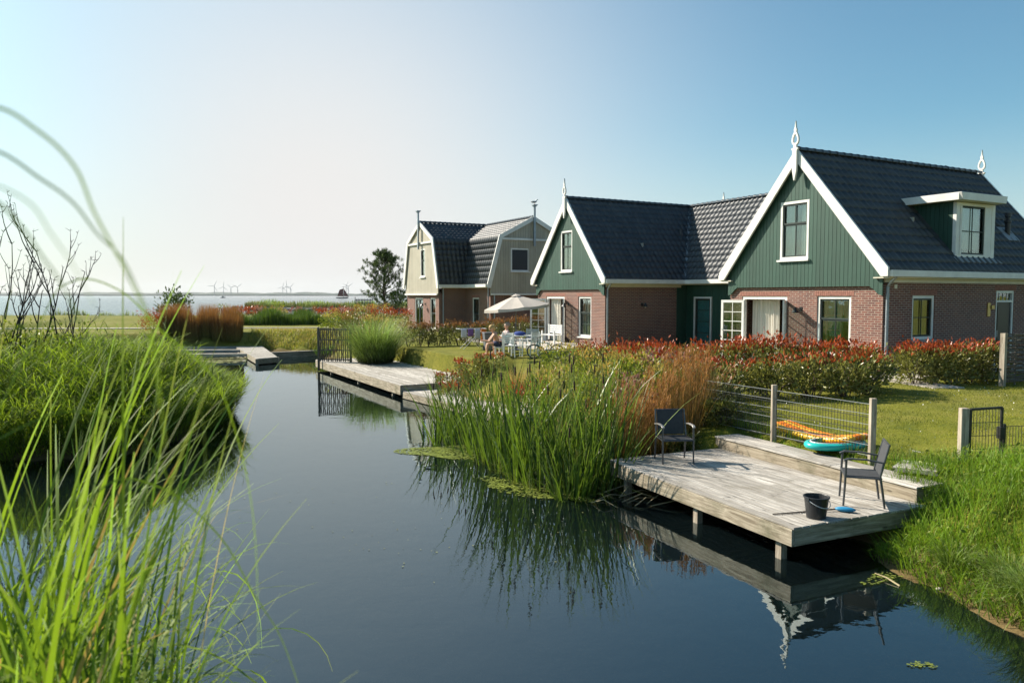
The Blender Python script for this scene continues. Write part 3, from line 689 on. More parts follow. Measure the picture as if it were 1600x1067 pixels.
    # window inside is offset to the right as in the photograph
    fbox(dr, fb, a0+.18, a0+.27, 3.6, 5.12, bf-.02, bf+.1); fbox(dr, fb, a1-.55, a1-.18, 3.6, 5.12, bf+.01, bf+.1)
    dr = dr.build('dormer', M['white'], root, bevel=.005)
    sm = frame_mb(fb, a0+.27, a1-.55, 3.6, 5.12, bf+.03, bf+.07, .05); fbox(sm, fb, 4.56, 4.585, 3.6, 5.12, bf+.04, bf+.06); fbox(sm, fb, a0+.3, a1-.58, 4.32, 4.345, bf+.04, bf+.06); sm.build('sash', M['dgreen'], dr)
    g = MB(); fbox(g, fb, a0+.28, a1-.56, 3.62, 5.1, bf+.085, bf+.09); g.build('pane', M['glass'], dr)
    rl = MB()
    curtain_mb(fb, a0+.28, a1-.57, 3.62, 5.1, bf+.22, .02).build('curtain', M['curtain'], dr, smooth=True)
    ib = MB(); ib.box(a0+.08, a1-.08, 1.6, 1.65, 3.4, 5.2); ib.build('inner_wall', M['curtain'], dr)
    for aa, bb in ((a0, a0+.05), (a1-.05, a1)):
        ck = MB(); nb = 10; y0 = bf+.12; y1 = 1.95
        for i in range(nb):
            p = y0+(y1-y0)*i/nb+.005; q = y0+(y1-y0)*(i+1)/nb-.005; ck.newtint()
            zp = EZ+slB_*p; zq = EZ+slB_*q
            if min(zp, zq) < 5.24: ck.prism([(p, min(zp, 5.24)), (q, min(zq, 5.24)), (q, 5.24), (p, 5.24)], fa, aa, bb)
        ck.build('dormer_cheek', M['green'], dr)
    rf = MB(); rf.box(a0-.27, a1+.0, bf-.26, 2.05, 5.24, 5.30); 
    rf.prism([(a0-.33, 5.47), (a1+.06, 5.47), (a1+.0, 5.24), (a0-.25, 5.24)], fb, bf-.34, bf-.25)
    for sg_, e in ((-1, a0-.25), (1, a1-.01)):
        rf.prism([(bf-.25, 5.24), (2.1, 5.24), (2.1, 5.47), (bf-.25, 5.47)], fa, e, e+sg_*.07)
    rf.build('dormer_fascia', M['white'], dr, bevel=.006)
    rf = MB(); rf.box(a0-.26, a1+.02, bf-.26, 2.1, 5.42, 5.485); rf.build('dormer_roof', M['lead'], dr)
    ld = MB(); ld.prism([(a0-.1, 0), (a1+.1, 0), (a1+.25, -.22), (a0-.05, -.22)], lambda p, q, d: (p, bf+q*.65+d*-.76, 3.46+q*.76+.04+d*.65), 0, .012); ld.build('flashing', M['lead'], dr)
    # flue pipe on the roof
    yy = 1.15; zz = EZ+slB_*yy; fl = MB(); fl.lathe([(.0, .78), (.10, .76), (.10, .62), (.07, .6), (.07, .52), (.11, .5), (.11, .42), (.085, .4), (.085, -.15)], (7.95, yy, zz), 14); fo = fl.build('flue_pipe', M['black'], root, smooth=False)
    fp = MB(); fp.prism([(7.6, -.35), (8.3, -.35), (8.3, .3), (7.6, .3)], lambda p, q, d: (p, yy+q*.66-d*.75, zz+q*.75+.05+d*.66), 0, .012); fp.build('flashing', M['lead'], fo)
    # front openings, wing A
    fr = frame_mb(fa, 17.55, 19.25, -.02, 2.25, .17, .27, .10, bottom=False).build('terrace_door', M['white'], root)
    door_leaf('door_leaf', fr, (.14, 19.25), (-.45, 19.86), .02, 2.14, 2, 5)
    door_leaf('door_leaf', fr, (.14, 17.6), (-.31, 16.93), .02, 2.14, 2, 5)
    curtain_mb(fa, 18.3, 19.2, .02, 2.15, .42, .05, 40).build('curtain', M['curtain'], fr, smooth=True)
    window(root, fa, 15.25, 16.33, .36, 2.25, .15, 1, split=.6, vbar=True, bars=[.5], curtains=[(.45, 1)])
    lb = MB()
    for i in range(25): lb.newtint(); fbox(lb, fa, 17.46+i*.0755+.005, 17.46+(i+1)*.0755-.005, 2.265, 2.42, .144, .2)
    lb.build('lintel', M['soldier'], root)
    wall_lamp(root, (.15, 17.2, 1.88), (-1, 0, 0)); wall_lamp(root, (2.23, 14.15, 1.9), (0, -1, 0))
    # brick patch behind gable base trims
    vp = MB(); vp.lathe([(.09, .25), (.09, -.2)], (5.9, 13.85+1.9, EZ+1.9*slA+.05), 10); vp.build('roof_vent', M['ridge'], root)
    return root
green_house()

# ---- beige gambrel house
def gambrel_house():
    root = empty('gambrel_house', (-4.52, 47.58, -.1), TH, 'brick house with beige boarded gambrel gables and dark tiled mansard roofs behind the garden hedge', 'house')
    W = 6.1; kb = .82; kz = 5.95; HR = 7.13; EZ = 3.1; aE = 1.65; bE = -3.33; WE = 6.3; AL = 11
    brick = MB(); tl = []; rd = MB()
    # gable D (faces local -x), gable E (faces local -y)
    hD = [(2.95, 4.4, -.02, 2.25), (.85, 1.75, .28, 2.25)]
    wall(brick, fa, .1, .35, .3, W-.3, -1, 2.52, hD); wall(brick, fb, .3, .5, .35, aE+.3, -1, 2.9)
    wall(brick, fa, aE+.3, aE+.5, bE+.1, .3, -1, 2.9, [(-1.62, -.68, .35, 2.27)])
    wall(brick, fb, bE+.1, bE+.35, aE+.5, aE+WE-.3, -1, 2.52); wall(brick, fa, aE+WE-.3, aE+WE-.5, bE+.35, .3, -1, 2.9); wall(brick, fb, W-.3, W-.5, .35, AL, -1, 2.9)
    brick.build('brick_wall', M['brick'], root, recalc=False)
    def ztop(s, s0, W_):
        e = min(s-s0, s0+W_-s); e = max(e, 0)
        return EZ-.12+(kz-EZ)*e/kb if e < kb else kz-.12+(HR-kz)*(e-kb)/(W_/2-kb)
    upD = (2.3, 3.1, 3.6, 5.42); upE = (3.25, 4.52, 3.85, 5.25)
    boards(root, fa, .0, .05, lambda s: 2.5, lambda s: ztop(s, 0, W)-.05, .22, W-.22, 'beige', .17, [upD])
    boards(root, fb, bE, bE+.05, lambda s: 2.5, lambda s: ztop(s, aE, WE)-.05, aE+.22, aE+WE-.22, 'beige', .17, [upE])
    def backs(fn, d0, d1, s0, W_, h):
        mb = MB(); a, b, c, e = h; z = lambda s: ztop(s, s0, W_)-.1
        L_ = sorted({s0+.25, s0+kb, a, s0+W_/2, b, s0+W_-kb, s0+W_-.25})
        for p, q in zip(L_[:-1], L_[1:]):
            if a <= (p+q)/2 <= b:
                mb.prism([(p, 2.52), (q, 2.52), (q, c), (p, c)], fn, d0, d1); mb.prism([(p, e), (q, e), (q, z(q)), (p, z(p))], fn, d0, d1)
            else: mb.prism([(p, 2.52), (q, 2.52), (q, z(q)), (p, z(p))], fn, d0, d1)
        mb.build('gable_backing', M['lead'], root)
    backs(fa, .055, .09, 0, W, upD); backs(fb, bE+.055, bE+.09, aE, WE, upE)
    for fn, s0, W_, d in ((fa, 0, W, 0), (fb, aE, WE, bE)):
        rk = MB(); m_ = s0+W_/2; t = .2
        for sg, e in ((1, s0), (-1, s0+W_)):
            k_ = e+sg*kb
            rk.prism([(e-sg*.03, 2.85), (e-sg*.03, EZ+.0), (k_-sg*.04, kz+.06), (k_+sg*t*.9, kz-.1), (e+sg*t, 2.85)], fn, d-.12, d-.04)
            rk.prism([(k_-sg*.04, kz+.06), (m_, HR+.1), (m_, HR-.18), (k_+sg*t*.9, kz-.1)], fn, d-.12, d-.04)
        rk.build('barge_board', M['white'], root)
        tb = MB(); fbox(tb, fn, s0+1.0, s0+W_-1.0, kz-.22, kz-.1, d-.10, d-.01); fbox(tb, fn, s0+.25, s0+W_-.25, 2.42, 2.52, d-.08, d+.02); tb.build('tie_beam', M['white'], root)
        mp = MB(); fbox(mp, fn, m_-.06, m_+.06, kz-.55, HR+.66, d-.22, d-.12); fbox(mp, fn, m_-.10, m_+.10, HR+.66, HR+.72, d-.26, d-.08); fbox(mp, fn, m_-.15, m_+.15, HR+.72, HR+.78, d-.31, d-.03)
        mp.build('gable_post', M['zinc'], root)
        if fn is fb: global GULL; GULL = root.matrix_basis @ Vector((m_, d-.17, HR+.78)); 
    # roofs
    def slope(p0, z0, p1, z1, fnrng, kind, rows):
        h = p1-p0; v = z1-z0; L_ = math.hypot(h, v); c, s_ = h/L_, v/L_; sg = 1 if h > 0 else -1
        if kind == 'D': tiles(tl, (0, p0, z0), (1, 0, 0), (0, c, s_), (0, -abs(s_)*sg, abs(c)), rows, L_/rows, lambda t: fnrng(p0+t*c), sub=6)
        else: tiles(tl, (p0, 0, z0), (0, 1, 0), (c, 0, s_), (-abs(s_)*sg, 0, abs(c)), rows, L_/rows, lambda t: fnrng(p0+t*c), sub=6)
    rD = lambda b: (-.05, aE+b+.02); rE = lambda a: (bE-.05, (a-aE)+.02)
    slope(0, EZ, kb, kz, rD, 'D', 8); slope(kb, kz, W/2, HR, rD, 'D', 7)
    slope(aE, EZ, aE+kb, kz, rE, 'E', 8); slope(aE+kb, kz, aE+WE/2, HR, rE, 'E', 7)
    slope(W, EZ, W-kb, kz, lambda b: (-.05, AL), 'D', 8); slope(W-kb, kz, W/2, HR, lambda b: (-.05, AL), 'D', 7)
    slope(aE+WE, EZ, aE+WE-kb, kz, lambda a: (bE-.05, aE+WE-a), 'E', 8); slope(aE+WE-kb, kz, aE+WE/2, HR, lambda a: (bE-.05, aE+WE-a), 'E', 7)
    slope(kb, kz, W/2, HR, lambda b: (aE+WE-b, AL), 'D', 7); slope(0, EZ, kb, kz, lambda b: (aE+WE-b, AL), 'D', 8)
    ridge(rd, (-.05, W/2, HR+.05), (AL, W/2, HR+.05)); ridge(rd, (aE+WE/2, bE-.05, HR+.05), (aE+WE/2, W/2, HR+.05))
    m_ = merge(tl); npmesh('roof_tiles', m_[0], m_[1], M['tile'], root, m_[2]); rd.build('ridge_tiles', M['ridge'], root, smooth=True)
    gt = MB(); gt.box(-.05, aE-.1, -.14, -.02, 2.9, 3.08); gt.box(aE-.14, aE-.02, bE-.05, -.02, 2.9, 3.08); gt.build('gutter', M['white'], root)
    sf = MB(); sf.box(-.0, aE+.3, -.02, .3, 2.86, 2.895); sf.box(aE-.02, aE+.3, bE, -.03, 2.86, 2.895); sf.build('soffit', M['cream'], root)
    downpipe(root, .35, .2, -.05, 2.9, .04); downpipe(root, aE+.2, bE+.25, -.05, 2.9, .04); downpipe(root, aE+.5, bE+.02, -.05, 2.45, .04)
    window(root, fa, *upD, -.03, 1, split=.6, vbar=False, curtains=[(0, .5)], lintel=False)
    w_ = window(root, fb, *upE, bE-.03, 1, split=None, vbar=False, lintel=False)
    sh = MB(); fbox(sh, fb, upE[0]+.1, upE[1]-.1, upE[2]+.1, upE[3]-.1, bE+.02, bE+.03); sh.build('shutter', M['shade'], w_)
    window(root, fa, .85, 1.75, .28, 2.25, .1, 1, split=.5, vbar=False, curtains=None)
    window(root, fa, -1.62, -.68, .35, 2.27, aE+.3, 1, split=.5, vbar=False, curtains=None)
    fr = frame_mb(fa, 2.95, 4.4, -.02, 2.25, .13, .22, .09, bottom=False).build('terrace_door', M['white'], root)
    for s in (3.04, 3.68):
        dl = frame_mb(fa, s, s+.62, 0, 2.15, .15, .19, .07).build('door_leaf', M['dgreen'], fr); g = MB(); fbox(g, fa, s+.06, s+.56, .06, 2.1, .18, .185); g.build('pane', M['glass'], dl)
    wall_lamp(root, (.1, 2.5, 1.85), (-1, 0, 0))
    it = MB(); it.box(.4, 7.5, .55, W-.55, -.12, -.05); it.box(aE+.55, aE+WE-.6, bE+.4, .55, -.12, -.05); it.box(.5, 7.5, .4, W-.4, 2.7, 2.75); it.box(.5+aE, aE+WE-.6, bE+.4, .39, 2.7, 2.75); it.build('floor_slab', M['intfloor'], root)
    iw = MB(); iw.box(3.5, 3.56, .55, W-.55, -.04, 2.69); iw.build('inner_wall', M['interior'], root)
    return root
gambrel_house()
#@@DECKS
# ------------------------------------------------------------------ decks
def bench_boards(mb, x0, x1, y0, y1, z, th=.028, bw=.145, along='y', overhang=0):
    n = max(1, round(((x1-x0) if along == 'y' else (y1-y0))/bw)); w_ = ((x1-x0) if along == 'y' else (y1-y0))/n
    for i in range(n):
        mb.newtint(); e = (random.random()-.5)*.02
        if along == 'y':
            cut = y0+(y1-y0)*(.3+.4*random.random()) if y1-y0 > 3.5 else None
            segs = [(y0-overhang+e, y1+e*.5)] if cut is None else [(y0-overhang+e, cut-.002), (cut+.002, y1)]
            for q0, q1 in segs: mb.newtint(); dz = random.random()*.003; mb.box(x0+i*w_+.0055, x0+(i+1)*w_-.0055, q0, q1, z-th+dz, z+dz)
        else:
            dz = random.random()*.003; mb.box(x0-overhang+e, x1+e*.5, y0+i*w_+.004, y0+(i+1)*w_-.004, z-th+dz, z+dz)
def deck(name, label, loc, rz, depth, length, ztop, fh=.22, posts=(), step=None, group=None, right_end=True):
    root = empty(name, (*loc, 0), rz, label, 'deck', group)
    mb = MB(); bench_boards(mb, 0, depth, 0, length, ztop, overhang=.02); mb.build('boards', M['deck'], root, bevel=.003)
    fb_ = MB(); fb_.box(-.0, .045, .0, length, ztop-.03-fh, ztop-.031); fb_.build('front_beam', M['beam'], root, bevel=.004)
    for y in (.0, length-.045):
        e = MB(); e.box(.047, depth, y, y+.045, ztop-.03-fh, ztop-.031); e.build('end_beam', M['beamx'], root, bevel=.004)
    j = MB(); n = int(length/1.2)
    for i in range(1, n): j.box(.06, depth-.05, length*i/n, length*i/n+.05, ztop-.22, ztop-.032)
    j.build('joists', M['beamx'], root)
    for (px_, py_) in posts:
        p = MB(); p.box(px_-.05, px_+.05, py_-.05, py_+.05, -2.6, ztop-.032); p.build('post', M['post'], root)
    if step:
        y0, y1, w_, h = step
        rs = MB(); rs.newtint(); rs.box(depth+.005, depth+.045, y0, y1, ztop-.18, ztop+h-.03); rs.build('riser', M['beam'], root, bevel=.004)
        tp = MB(); bench_boards(tp, depth-.02, depth+w_, y0-.02, y1, ztop+h, along='y', bw=w_/2+.001); tp.build('bench_top', M['deck'], root, bevel=.004)
        en = MB(); en.box(depth+.05, depth+w_-.02, y0+.02, y0+.06, ztop-.2, ztop+h-.03); en.build('end_beam', M['beamx'], root)
    return root
deck('pond_deck', 'weathered grey timber deck over the pond, holding two chairs and a bucket', (3.51, 9.41), .428, 2.45, 4.36, -.60, .22, [(.12, .3), (.12, 2.0), (.12, 3.9), (2.2, .3)], (.15, 4.45, .56, .22))
deck('pond_deck', 'long weathered timber deck along the water, with the upright slatted screen', (-3.69, 25.06), .492, 3.3, 11.35, -.65, .30, [(.12, 1), (.12, 5), (.12, 9)])
deck('pond_deck', 'low timber landing one step down, partly hidden behind the cattails', (-.13, 19.74), .581, 2.0, 6.35, -.85, .20, [(.12, .4), (.12, 3)])
def jetty():
    root = empty('jetty', (-12.1, 37.7, 0), 0, 'narrow grey timber jetty at the far end of the pond by the lily pads', 'jetty')
    def quad(mb, pts, z, th):
        pts = [Vector((p[0]+12.1, p[1]-37.7, 0)) for p in pts]
        vs = [(p.x, p.y, z-th) for p in pts]+[(p.x, p.y, z) for p in pts]; n = len(pts)
        mb.add(vs, [tuple(range(n))[::-1], tuple(range(n, 2*n))]+[(i, (i+1) % n, n+(i+1) % n, n+i) for i in range(n)])
    # walkway boards
    A0, A1, B1, B0 = [Vector(p) for p in ((-12.48, 37.21), (-11.77, 38.22), (-15.3, 46.6), (-16.5, 45.6))]
    mb = MB(); n = 52
    for i in range(n):
        f0, f1 = i/n+.0012, (i+1)/n-.0012; mb.newtint()
        quad(mb, [A0.lerp(B0, f0), A1.lerp(B1, f0), A1.lerp(B1, f1), A0.lerp(B0, f1)], -.78, .03)
    mb.build('boards', M['deckx'], root)
    fr = MB(); 
    for a, b in ((A0, B0), (A1, B1), (A0, A1)):
        fr.newtint(); v = [Vector((p.x+12.1, p.y-37.7, -.93)) for p in (a, b)]; fr.bar(v[0], v[1], .05, .24)
    fr.build('frame', M['beam'], root)
    for a, b, nm in (((-20.5, 45.9), (-15.3, 46.2), 'back_beam'), ((-20.5, 43.2), (-15.2, 43.6), 'cross_beam'), ((-19.2, 40.3), (-13.4, 40.7), 'cross_beam')):
        g = MB(); g.newtint(); d = Vector((b[0]-a[0], b[1]-a[1])).normalized(); nrm = Vector((-d.y, d.x))*.45
        quad(g, [a, b, (b[0]+nrm.x, b[1]+nrm.y), (a[0]+nrm.x, a[1]+nrm.y)], -.80, .14); g.build(nm, M['deckx'], root)
    for p in (A0, A1, (-15.2, 43.7), (-13.5, 40.8)):
        g = MB(); x, y = p[0]+12.1, p[1]-37.7; g.box(x-.06, x+.06, y-.02, y+.10, -2.4, -.80); g.build('post', M['post'], root)
jetty()
def beamobj(name, label, cat, a, b, w_, z0, z1, mat='beam'):
    root = MB(); a = Vector(a); b = Vector(b); L_ = (b-a).length; o = MB(); o.newtint(); o.box(-w_/2, w_/2, 0, L_, z0, z1)
    r = empty(name, (a.x, a.y, 0), math.atan2(-(b-a).x, (b-a).y), label, cat); o.build('face', M['beam'], r)
    c = MB(); c.newtint(); c.box(-w_/2-.03, w_/2+.05, -.01, L_+.01, z1+.001, z1+.035); c.build('cap', M['deck'], r); return r
beamobj('bank_edging', 'timber edging with flat cap holding the lawn at the far end of the pond', 'edging', (-13.0, 41.2), (-9.9, 43.6), .12, -1.5, -.80)
def screen():
    r = empty('slatted_screen', (-8.60, 34.05, -.65), math.atan2(-.25, 1.42), 'dark upright willow slat screen standing on the long deck', 'screen')
    mb = MB(); n = 15
    for i in range(n):
        mb.newtint(); x = .03+1.38*i/(n-1); j = lambda: (random.random()-.5)*.03
        pts = [(x+j(), .02+(.03 if (i+k) % 2 else -.03), .02+1.48*k/5) for k in range(6)]; mb.tube(pts, .027, 6)
    mb.build('slats', M['post2'], r)
    for z in (.1, .52, .98, 1.44):
        c = MB(); c.bar((-.02, 0, z), (1.46, 0, z), .035, .05); c.build('rail', M['post2'], r)
    for x in (-.05, 1.47):
        c = MB(); c.box(x-.04, x+.04, -.04, .04, -.4, 1.53); c.build('post', M['post2'], r)
M['post2'] = wood_mat('dark_weathered_wood', (.17, .145, .12), (.07, .055, .045), 2, stain_amt=.2)
screen()
def woven_fence():
    r = empty('woven_fence', (12.55, 19.45, 0), math.atan2(.56, .95), 'woven willow hurdle fence with a square post at the right edge', 'fence')
    p = MB(); p.box(-.06, .06, -.06, .06, -.2, 1.34); p.build('post', M['post'], r)
    mb = MB(); n = 21
    for i in range(n):
        z = .08+1.22*i/(n-1); mb.newtint(); mb.tube([(.05+.16*k, .035*math.sin(k*1.0+(i % 2)*math.pi), z+random.uniform(-.014, .014)) for k in range(18)], .026, 6)
    mb.build('woven_rods', M['post2'], r)
    for x in (.6, 1.3, 2.0, 2.7):
        p = MB(); p.tube([(x, 0, -.1), (x, 0, 1.32)], .022, 6); p.build('stake', M['post2'], r)
woven_fence()
def mesh_panel(mb, a, b, z0, z1, hs=.2, vs=.06, r1=.0045, r2=.003, double=True):
    a = Vector(a); b = Vector(b); L_ = (b-a).length; n = int(L_/vs); d = (b-a)/L_
    def at(t, z): q = a+d*t; return (q.x, q.y, z+(a.z+(b.z-a.z)*t/L_))
    k = int((z1-z0)/hs)
    for i in range(k+1): z = z0+(z1-z0)*i/k; mb.bar(at(0, z), at(L_, z), r1*2)
    for i in range(n+1): t = L_*i/n; mb.bar(at(t, z0), at(t, z1), r2*2)
M['wire'] = paint('fence_wire', (.05, .055, .05), .4, .2, .3); M['galv'] = paint('galvanised_wire', (.42, .44, .44), .4, .1, .5)
def garden_fence():
    r = empty('mesh_fence', (4.83, 13.98, -.32), 0, 'low wire mesh fence on timber posts behind the deck bench', 'fence')
    O = Vector((4.83, 13.98, 0)); pts = [Vector((4.83, 13.98, 0)), Vector((5.78, 12.14, 0)), Vector((3.95, 15.65, 0))]
    for q in pts[:2]:
        p = MB(); v = q-O; p.box(v.x-.045, v.x+.045, v.y-.045, v.y+.045, -.5, .98); p.build('post', M['post'], r, bevel=.006)
    for a, b in ((pts[0], pts[1]), (pts[2], pts[0])):
        m1 = MB(); mesh_panel(m1, a-O, b-O, .03, .88, hs=.17, vs=.06); m1.build('mesh_panel', M['wire'], r)
        m2 = MB()
        for i in range(6): z = .05+.166*i; m2.bar((a-O)+Vector((-.006, -.006, z)), (b-O)+Vector((-.006, -.006, z)), .007)
        m2.build('wires', M['galv'], r)
garden_fence()
def gate():
    r = empty('garden_gate', (6.93, 11.62, -.32), 0, 'black wire mesh garden gate standing ajar on a timber post', 'gate')
    p = MB(); p.box(-.06, .06, -.05, .05, -.4, .90); p.build('post', M['post'], r, bevel=.006)
    a = Vector((.09, -.02, 0)); b = Vector((.62, .06, 0)); f = MB()
    f.bar(a+Vector((0, 0, .05)), a+Vector((0, 0, .88)), .035); f.bar(b+Vector((0, 0, .05)), b+Vector((0, 0, .90)), .035)
    f.bar(a+Vector((0, 0, .88)), b+Vector((0, 0, .90)), .035); f.bar(a+Vector((0, 0, .06)), b+Vector((0, 0, .06)), .03); f.build('gate_frame', M['black'], r)
    g = MB(); mesh_panel(g, a, b, .06, .88, hs=.2, vs=.05, r1=.004, r2=.003); g.build('gate_mesh', M['wire'], r)
    l = MB(); l.box(b.x-.05, b.x+.03, b.y-.06, b.y+.04, .42, .60); l.build('latch', M['black'], r)
    r2 = empty('mesh_fence', (7.62, 11.72, -.34), 0, 'dark wire mesh fence to the right of the garden gate', 'fence')
    g = MB(); mesh_panel(g, (0, 0, 0), (2.6, .35, 0), .02, .62, hs=.2, vs=.05); g.build('mesh_panel', M['wire'], r2)
    for t in (0, 2.6):
        p = MB(); p.bar((t, .35*t/2.6, -.3), (t, .35*t/2.6, .66), .04); p.build('post', M['black'], r2)
gate()
# paving
def slab(name, label, pts, z, mat='paving', th=.04, ribs=0):
    c = Vector((sum(p[0] for p in pts)/len(pts), sum(p[1] for p in pts)/len(pts), z)); mb = MB(); n = len(pts)
    if ribs:
        A, B, C_, D = [Vector((*p, 0)) for p in pts]
        for i in range(ribs):
            f0, f1 = (i+.06)/ribs, (i+.94)/ribs; mb.newtint(); q = [A.lerp(D, f0), B.lerp(C_, f0), B.lerp(C_, f1), A.lerp(D, f1)]
            mb.add([(p.x-c.x, p.y-c.y, -th) for p in q]+[(p.x-c.x, p.y-c.y, 0) for p in q], [(3,2,1,0),(4,5,6,7),(0,1,5,4),(1,2,6,5),(2,3,7,6),(3,0,4,7)])
    else:
        mb.add([(p[0]-c.x, p[1]-c.y, -th) for p in pts]+[(p[0]-c.x, p[1]-c.y, 0) for p in pts], [tuple(range(n))[::-1], tuple(range(n, 2*n))]+[(i, (i+1) % n, n+(i+1) % n, n+i) for i in range(n)])
    o = mb.build(name, M[mat], None); o.location = c
    if label: tag(o, label, 'step')
    else: o['kind'] = 'structure'
    return o
def hl(a, b): v = Vector((10.839, 21.976, 0))+HU*a+HV*b; return (v.x, v.y)
slab('terrace', None, [hl(-1.6, -1.1), hl(.1, -1.1), hl(.1, 7.2), hl(-1.6, 7.2)], .03, 'paving', .3)
slab('terrace', None, [hl(-3.4, 13.5), hl(.1, 13.5), hl(.1, 22.5), hl(-3.4, 22.5)], .03, 'paving', .3)
slab('path', None, [hl(.14, -.9), hl(12, -.9), hl(12, .26), hl(.14, .26)], .034, 'paving', .3)
slab('path', None, [hl(-1.9, -2.6), hl(-1.1, -2.9), hl(-.6, -1.13), hl(-1.55, -1.13)], .022, 'paving', .3)
slab('stepping_board', 'ribbed timber step lying on the lawn behind the deck bench', [(5.72, 11.35), (6.22, 11.0), (6.62, 11.5), (6.12, 11.85)], -.27, 'deck', .06, ribs=5)
slab('stepping_slab', 'pale sandstone slab in the lawn left of the garden gate', [(6.55, 12.35), (7.0, 12.1), (7.3, 12.75), (6.85, 13.0)], -.245, 'paving', .06)
slab('stepping_slab', 'pale sandstone slab behind the garden gate mesh', [(7.7, 12.9), (8.6, 12.7), (8.7, 13.2), (7.8, 13.4)], -.2, 'paving', .06)
slab('stepping_slab', 'second pale slab further behind the garden gate mesh', [(8.2, 13.9), (9.3, 13.8), (9.3, 14.3), (8.2, 14.4)], -.155, 'paving', .06)

# ------------------------------------------------------------------ vegetation
M.update(
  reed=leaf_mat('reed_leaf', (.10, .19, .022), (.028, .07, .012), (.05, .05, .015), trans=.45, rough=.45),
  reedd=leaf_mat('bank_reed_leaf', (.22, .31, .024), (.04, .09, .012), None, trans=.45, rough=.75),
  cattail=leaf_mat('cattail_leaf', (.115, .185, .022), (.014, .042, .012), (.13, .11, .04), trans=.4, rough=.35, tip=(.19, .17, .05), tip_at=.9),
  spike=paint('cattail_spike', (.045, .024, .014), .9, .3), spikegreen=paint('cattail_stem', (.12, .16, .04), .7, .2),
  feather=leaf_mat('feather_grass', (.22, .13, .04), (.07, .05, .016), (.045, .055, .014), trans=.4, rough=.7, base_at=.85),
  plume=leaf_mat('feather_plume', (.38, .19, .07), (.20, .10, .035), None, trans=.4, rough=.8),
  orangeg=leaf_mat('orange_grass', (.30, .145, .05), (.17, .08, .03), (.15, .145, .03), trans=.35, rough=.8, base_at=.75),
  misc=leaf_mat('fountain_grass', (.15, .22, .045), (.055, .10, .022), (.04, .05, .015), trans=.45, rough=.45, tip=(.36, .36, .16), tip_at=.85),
  phot=leaf_mat('photinia_leaf', (.24, .24, .07), (.05, .065, .018), None, trans=.3, rough=.3, tip=(.34, .05, .022), tip_at=.5),
  photdark=leaf_mat('shrub_leaf', (.17, .18, .05), (.035, .05, .014), None, trans=.3, rough=.4, tip=(.22, .075, .035), tip_at=.5),
  lime=leaf_mat('lime_leaf', (.20, .24, .03), (.06, .10, .018), None, trans=.45, rough=.45, tip=(.34, .20, .07), tip_at=.5),
  pink=leaf_mat('pink_flower_shrub', (.16, .18, .035), (.06, .08, .02), None, trans=.4, rough=.5, tip=(.28, .10, .12), tip_at=.5),
  herb=leaf_mat('bank_herb', (.17, .27, .022), (.06, .13, .015), (.04, .05, .012), trans=.5, rough=.5, tip=(.26, .32, .04), tip_at=.85),
  tuft=leaf_mat('sedge_leaf', (.17, .24, .05), (.07, .12, .02), (.10, .08, .03), trans=.45, rough=.35, tip=(.42, .38, .18), tip_at=.85),
  lawn=leaf_mat('lawn_blade', (.27, .275, .028), (.10, .13, .016), None, trans=.45, rough=.5),
  stipa=leaf_mat('straw_grass', (.50, .38, .15), (.34, .24, .08), (.14, .15, .04), trans=.4, rough=.7, base_at=.4),
  fore=leaf_mat('foreground_leaf', (.17, .26, .020), (.05, .11, .014), None, trans=.5, rough=.62, tip=(.30, .30, .10), tip_at=.95),
  pine=leaf_mat('pine_needle', (.085, .13, .035), (.03, .055, .018), None, trans=.2, rough=.6),
  rush=leaf_mat('rush_blade', (.09, .15, .02), (.035, .075, .014), None, trans=.35, rough=.6),
  dune=leaf_mat('breakwater_plant', (.17, .20, .05), (.07, .10, .03), None, trans=.3, rough=.7, tip=(.3, .26, .12), tip_at=.7),
  bark=paint('bark', (.06, .045, .035), .9, .35, 0, 6, .4), twig=paint('bare_twig', (.030, .024, .022), .8, .3, 0, 6), stem=paint('shrub_stem', (.10, .07, .045), .85, .3, 0, 6),
)
def gz(x, y): return terrain(x, y)
def T1(x, y): return float(terrain(np.array([x]), np.array([y]))[0])
def grass_clump(name, label, cat, loc, n, rad, h, wid, mat, spread=.35, droop=.6, group=None, parent=None, seg=5, plume=None, hvar=.3):
    r = empty(name, (loc[0], loc[1], loc[2]), 0, label, cat, group)
    a = RNG.random(n)*2*math.pi; q = np.sqrt(RNG.random(n))*rad; root = np.stack([np.cos(a)*q, np.sin(a)*q, np.zeros(n)], 1)
    az = a+RNG.normal(size=n)*.7; L_ = h*(1-hvar*RNG.random(n)**1.5)
    lean = np.abs(RNG.normal(size=n))*spread*(.3+q/rad*.7); dr = droop*(.3+RNG.random(n))
    v, f, at = blades(root, az, L_, np.full(n, wid)*(.7+.6*RNG.random(n)), lean, dr, seg, twist=RNG.normal(size=n)*.6)
    npmesh('leaves', v, f, M[mat], r, at)
    if plume:
        pm, pn, ph, pw = plume; parts = []
        for i in range(pn):
            aa = random.random()*2*math.pi; qq = rad*.8*math.sqrt(random.random()); ln = abs(random.gauss(0, .1)); H_ = h*ph*(.85+.3*random.random())
            top = np.array([math.cos(aa)*(qq+ln*H_), math.sin(aa)*(qq+ln*H_), H_]); k = 26
            t = RNG.random(k); base = top-np.array([math.cos(aa)*ln*.3, math.sin(aa)*ln*.3, .28])*t[:, None]
            parts.append(blades(base, RNG.random(k)*6.28, np.full(k, .09)*(1.2-t*.5), np.full(k, pw), np.full(k, .45), np.full(k, .5), 2))
            parts.append(blades(np.array([[math.cos(aa)*qq, math.sin(aa)*qq, 0]]), np.array([aa]), np.array([H_]), np.array([.006]), np.array([ln]), np.array([.05]), 3))
        npmesh('plumes', *merge(parts)[:2], M[pm], r, merge(parts)[2])
    return r
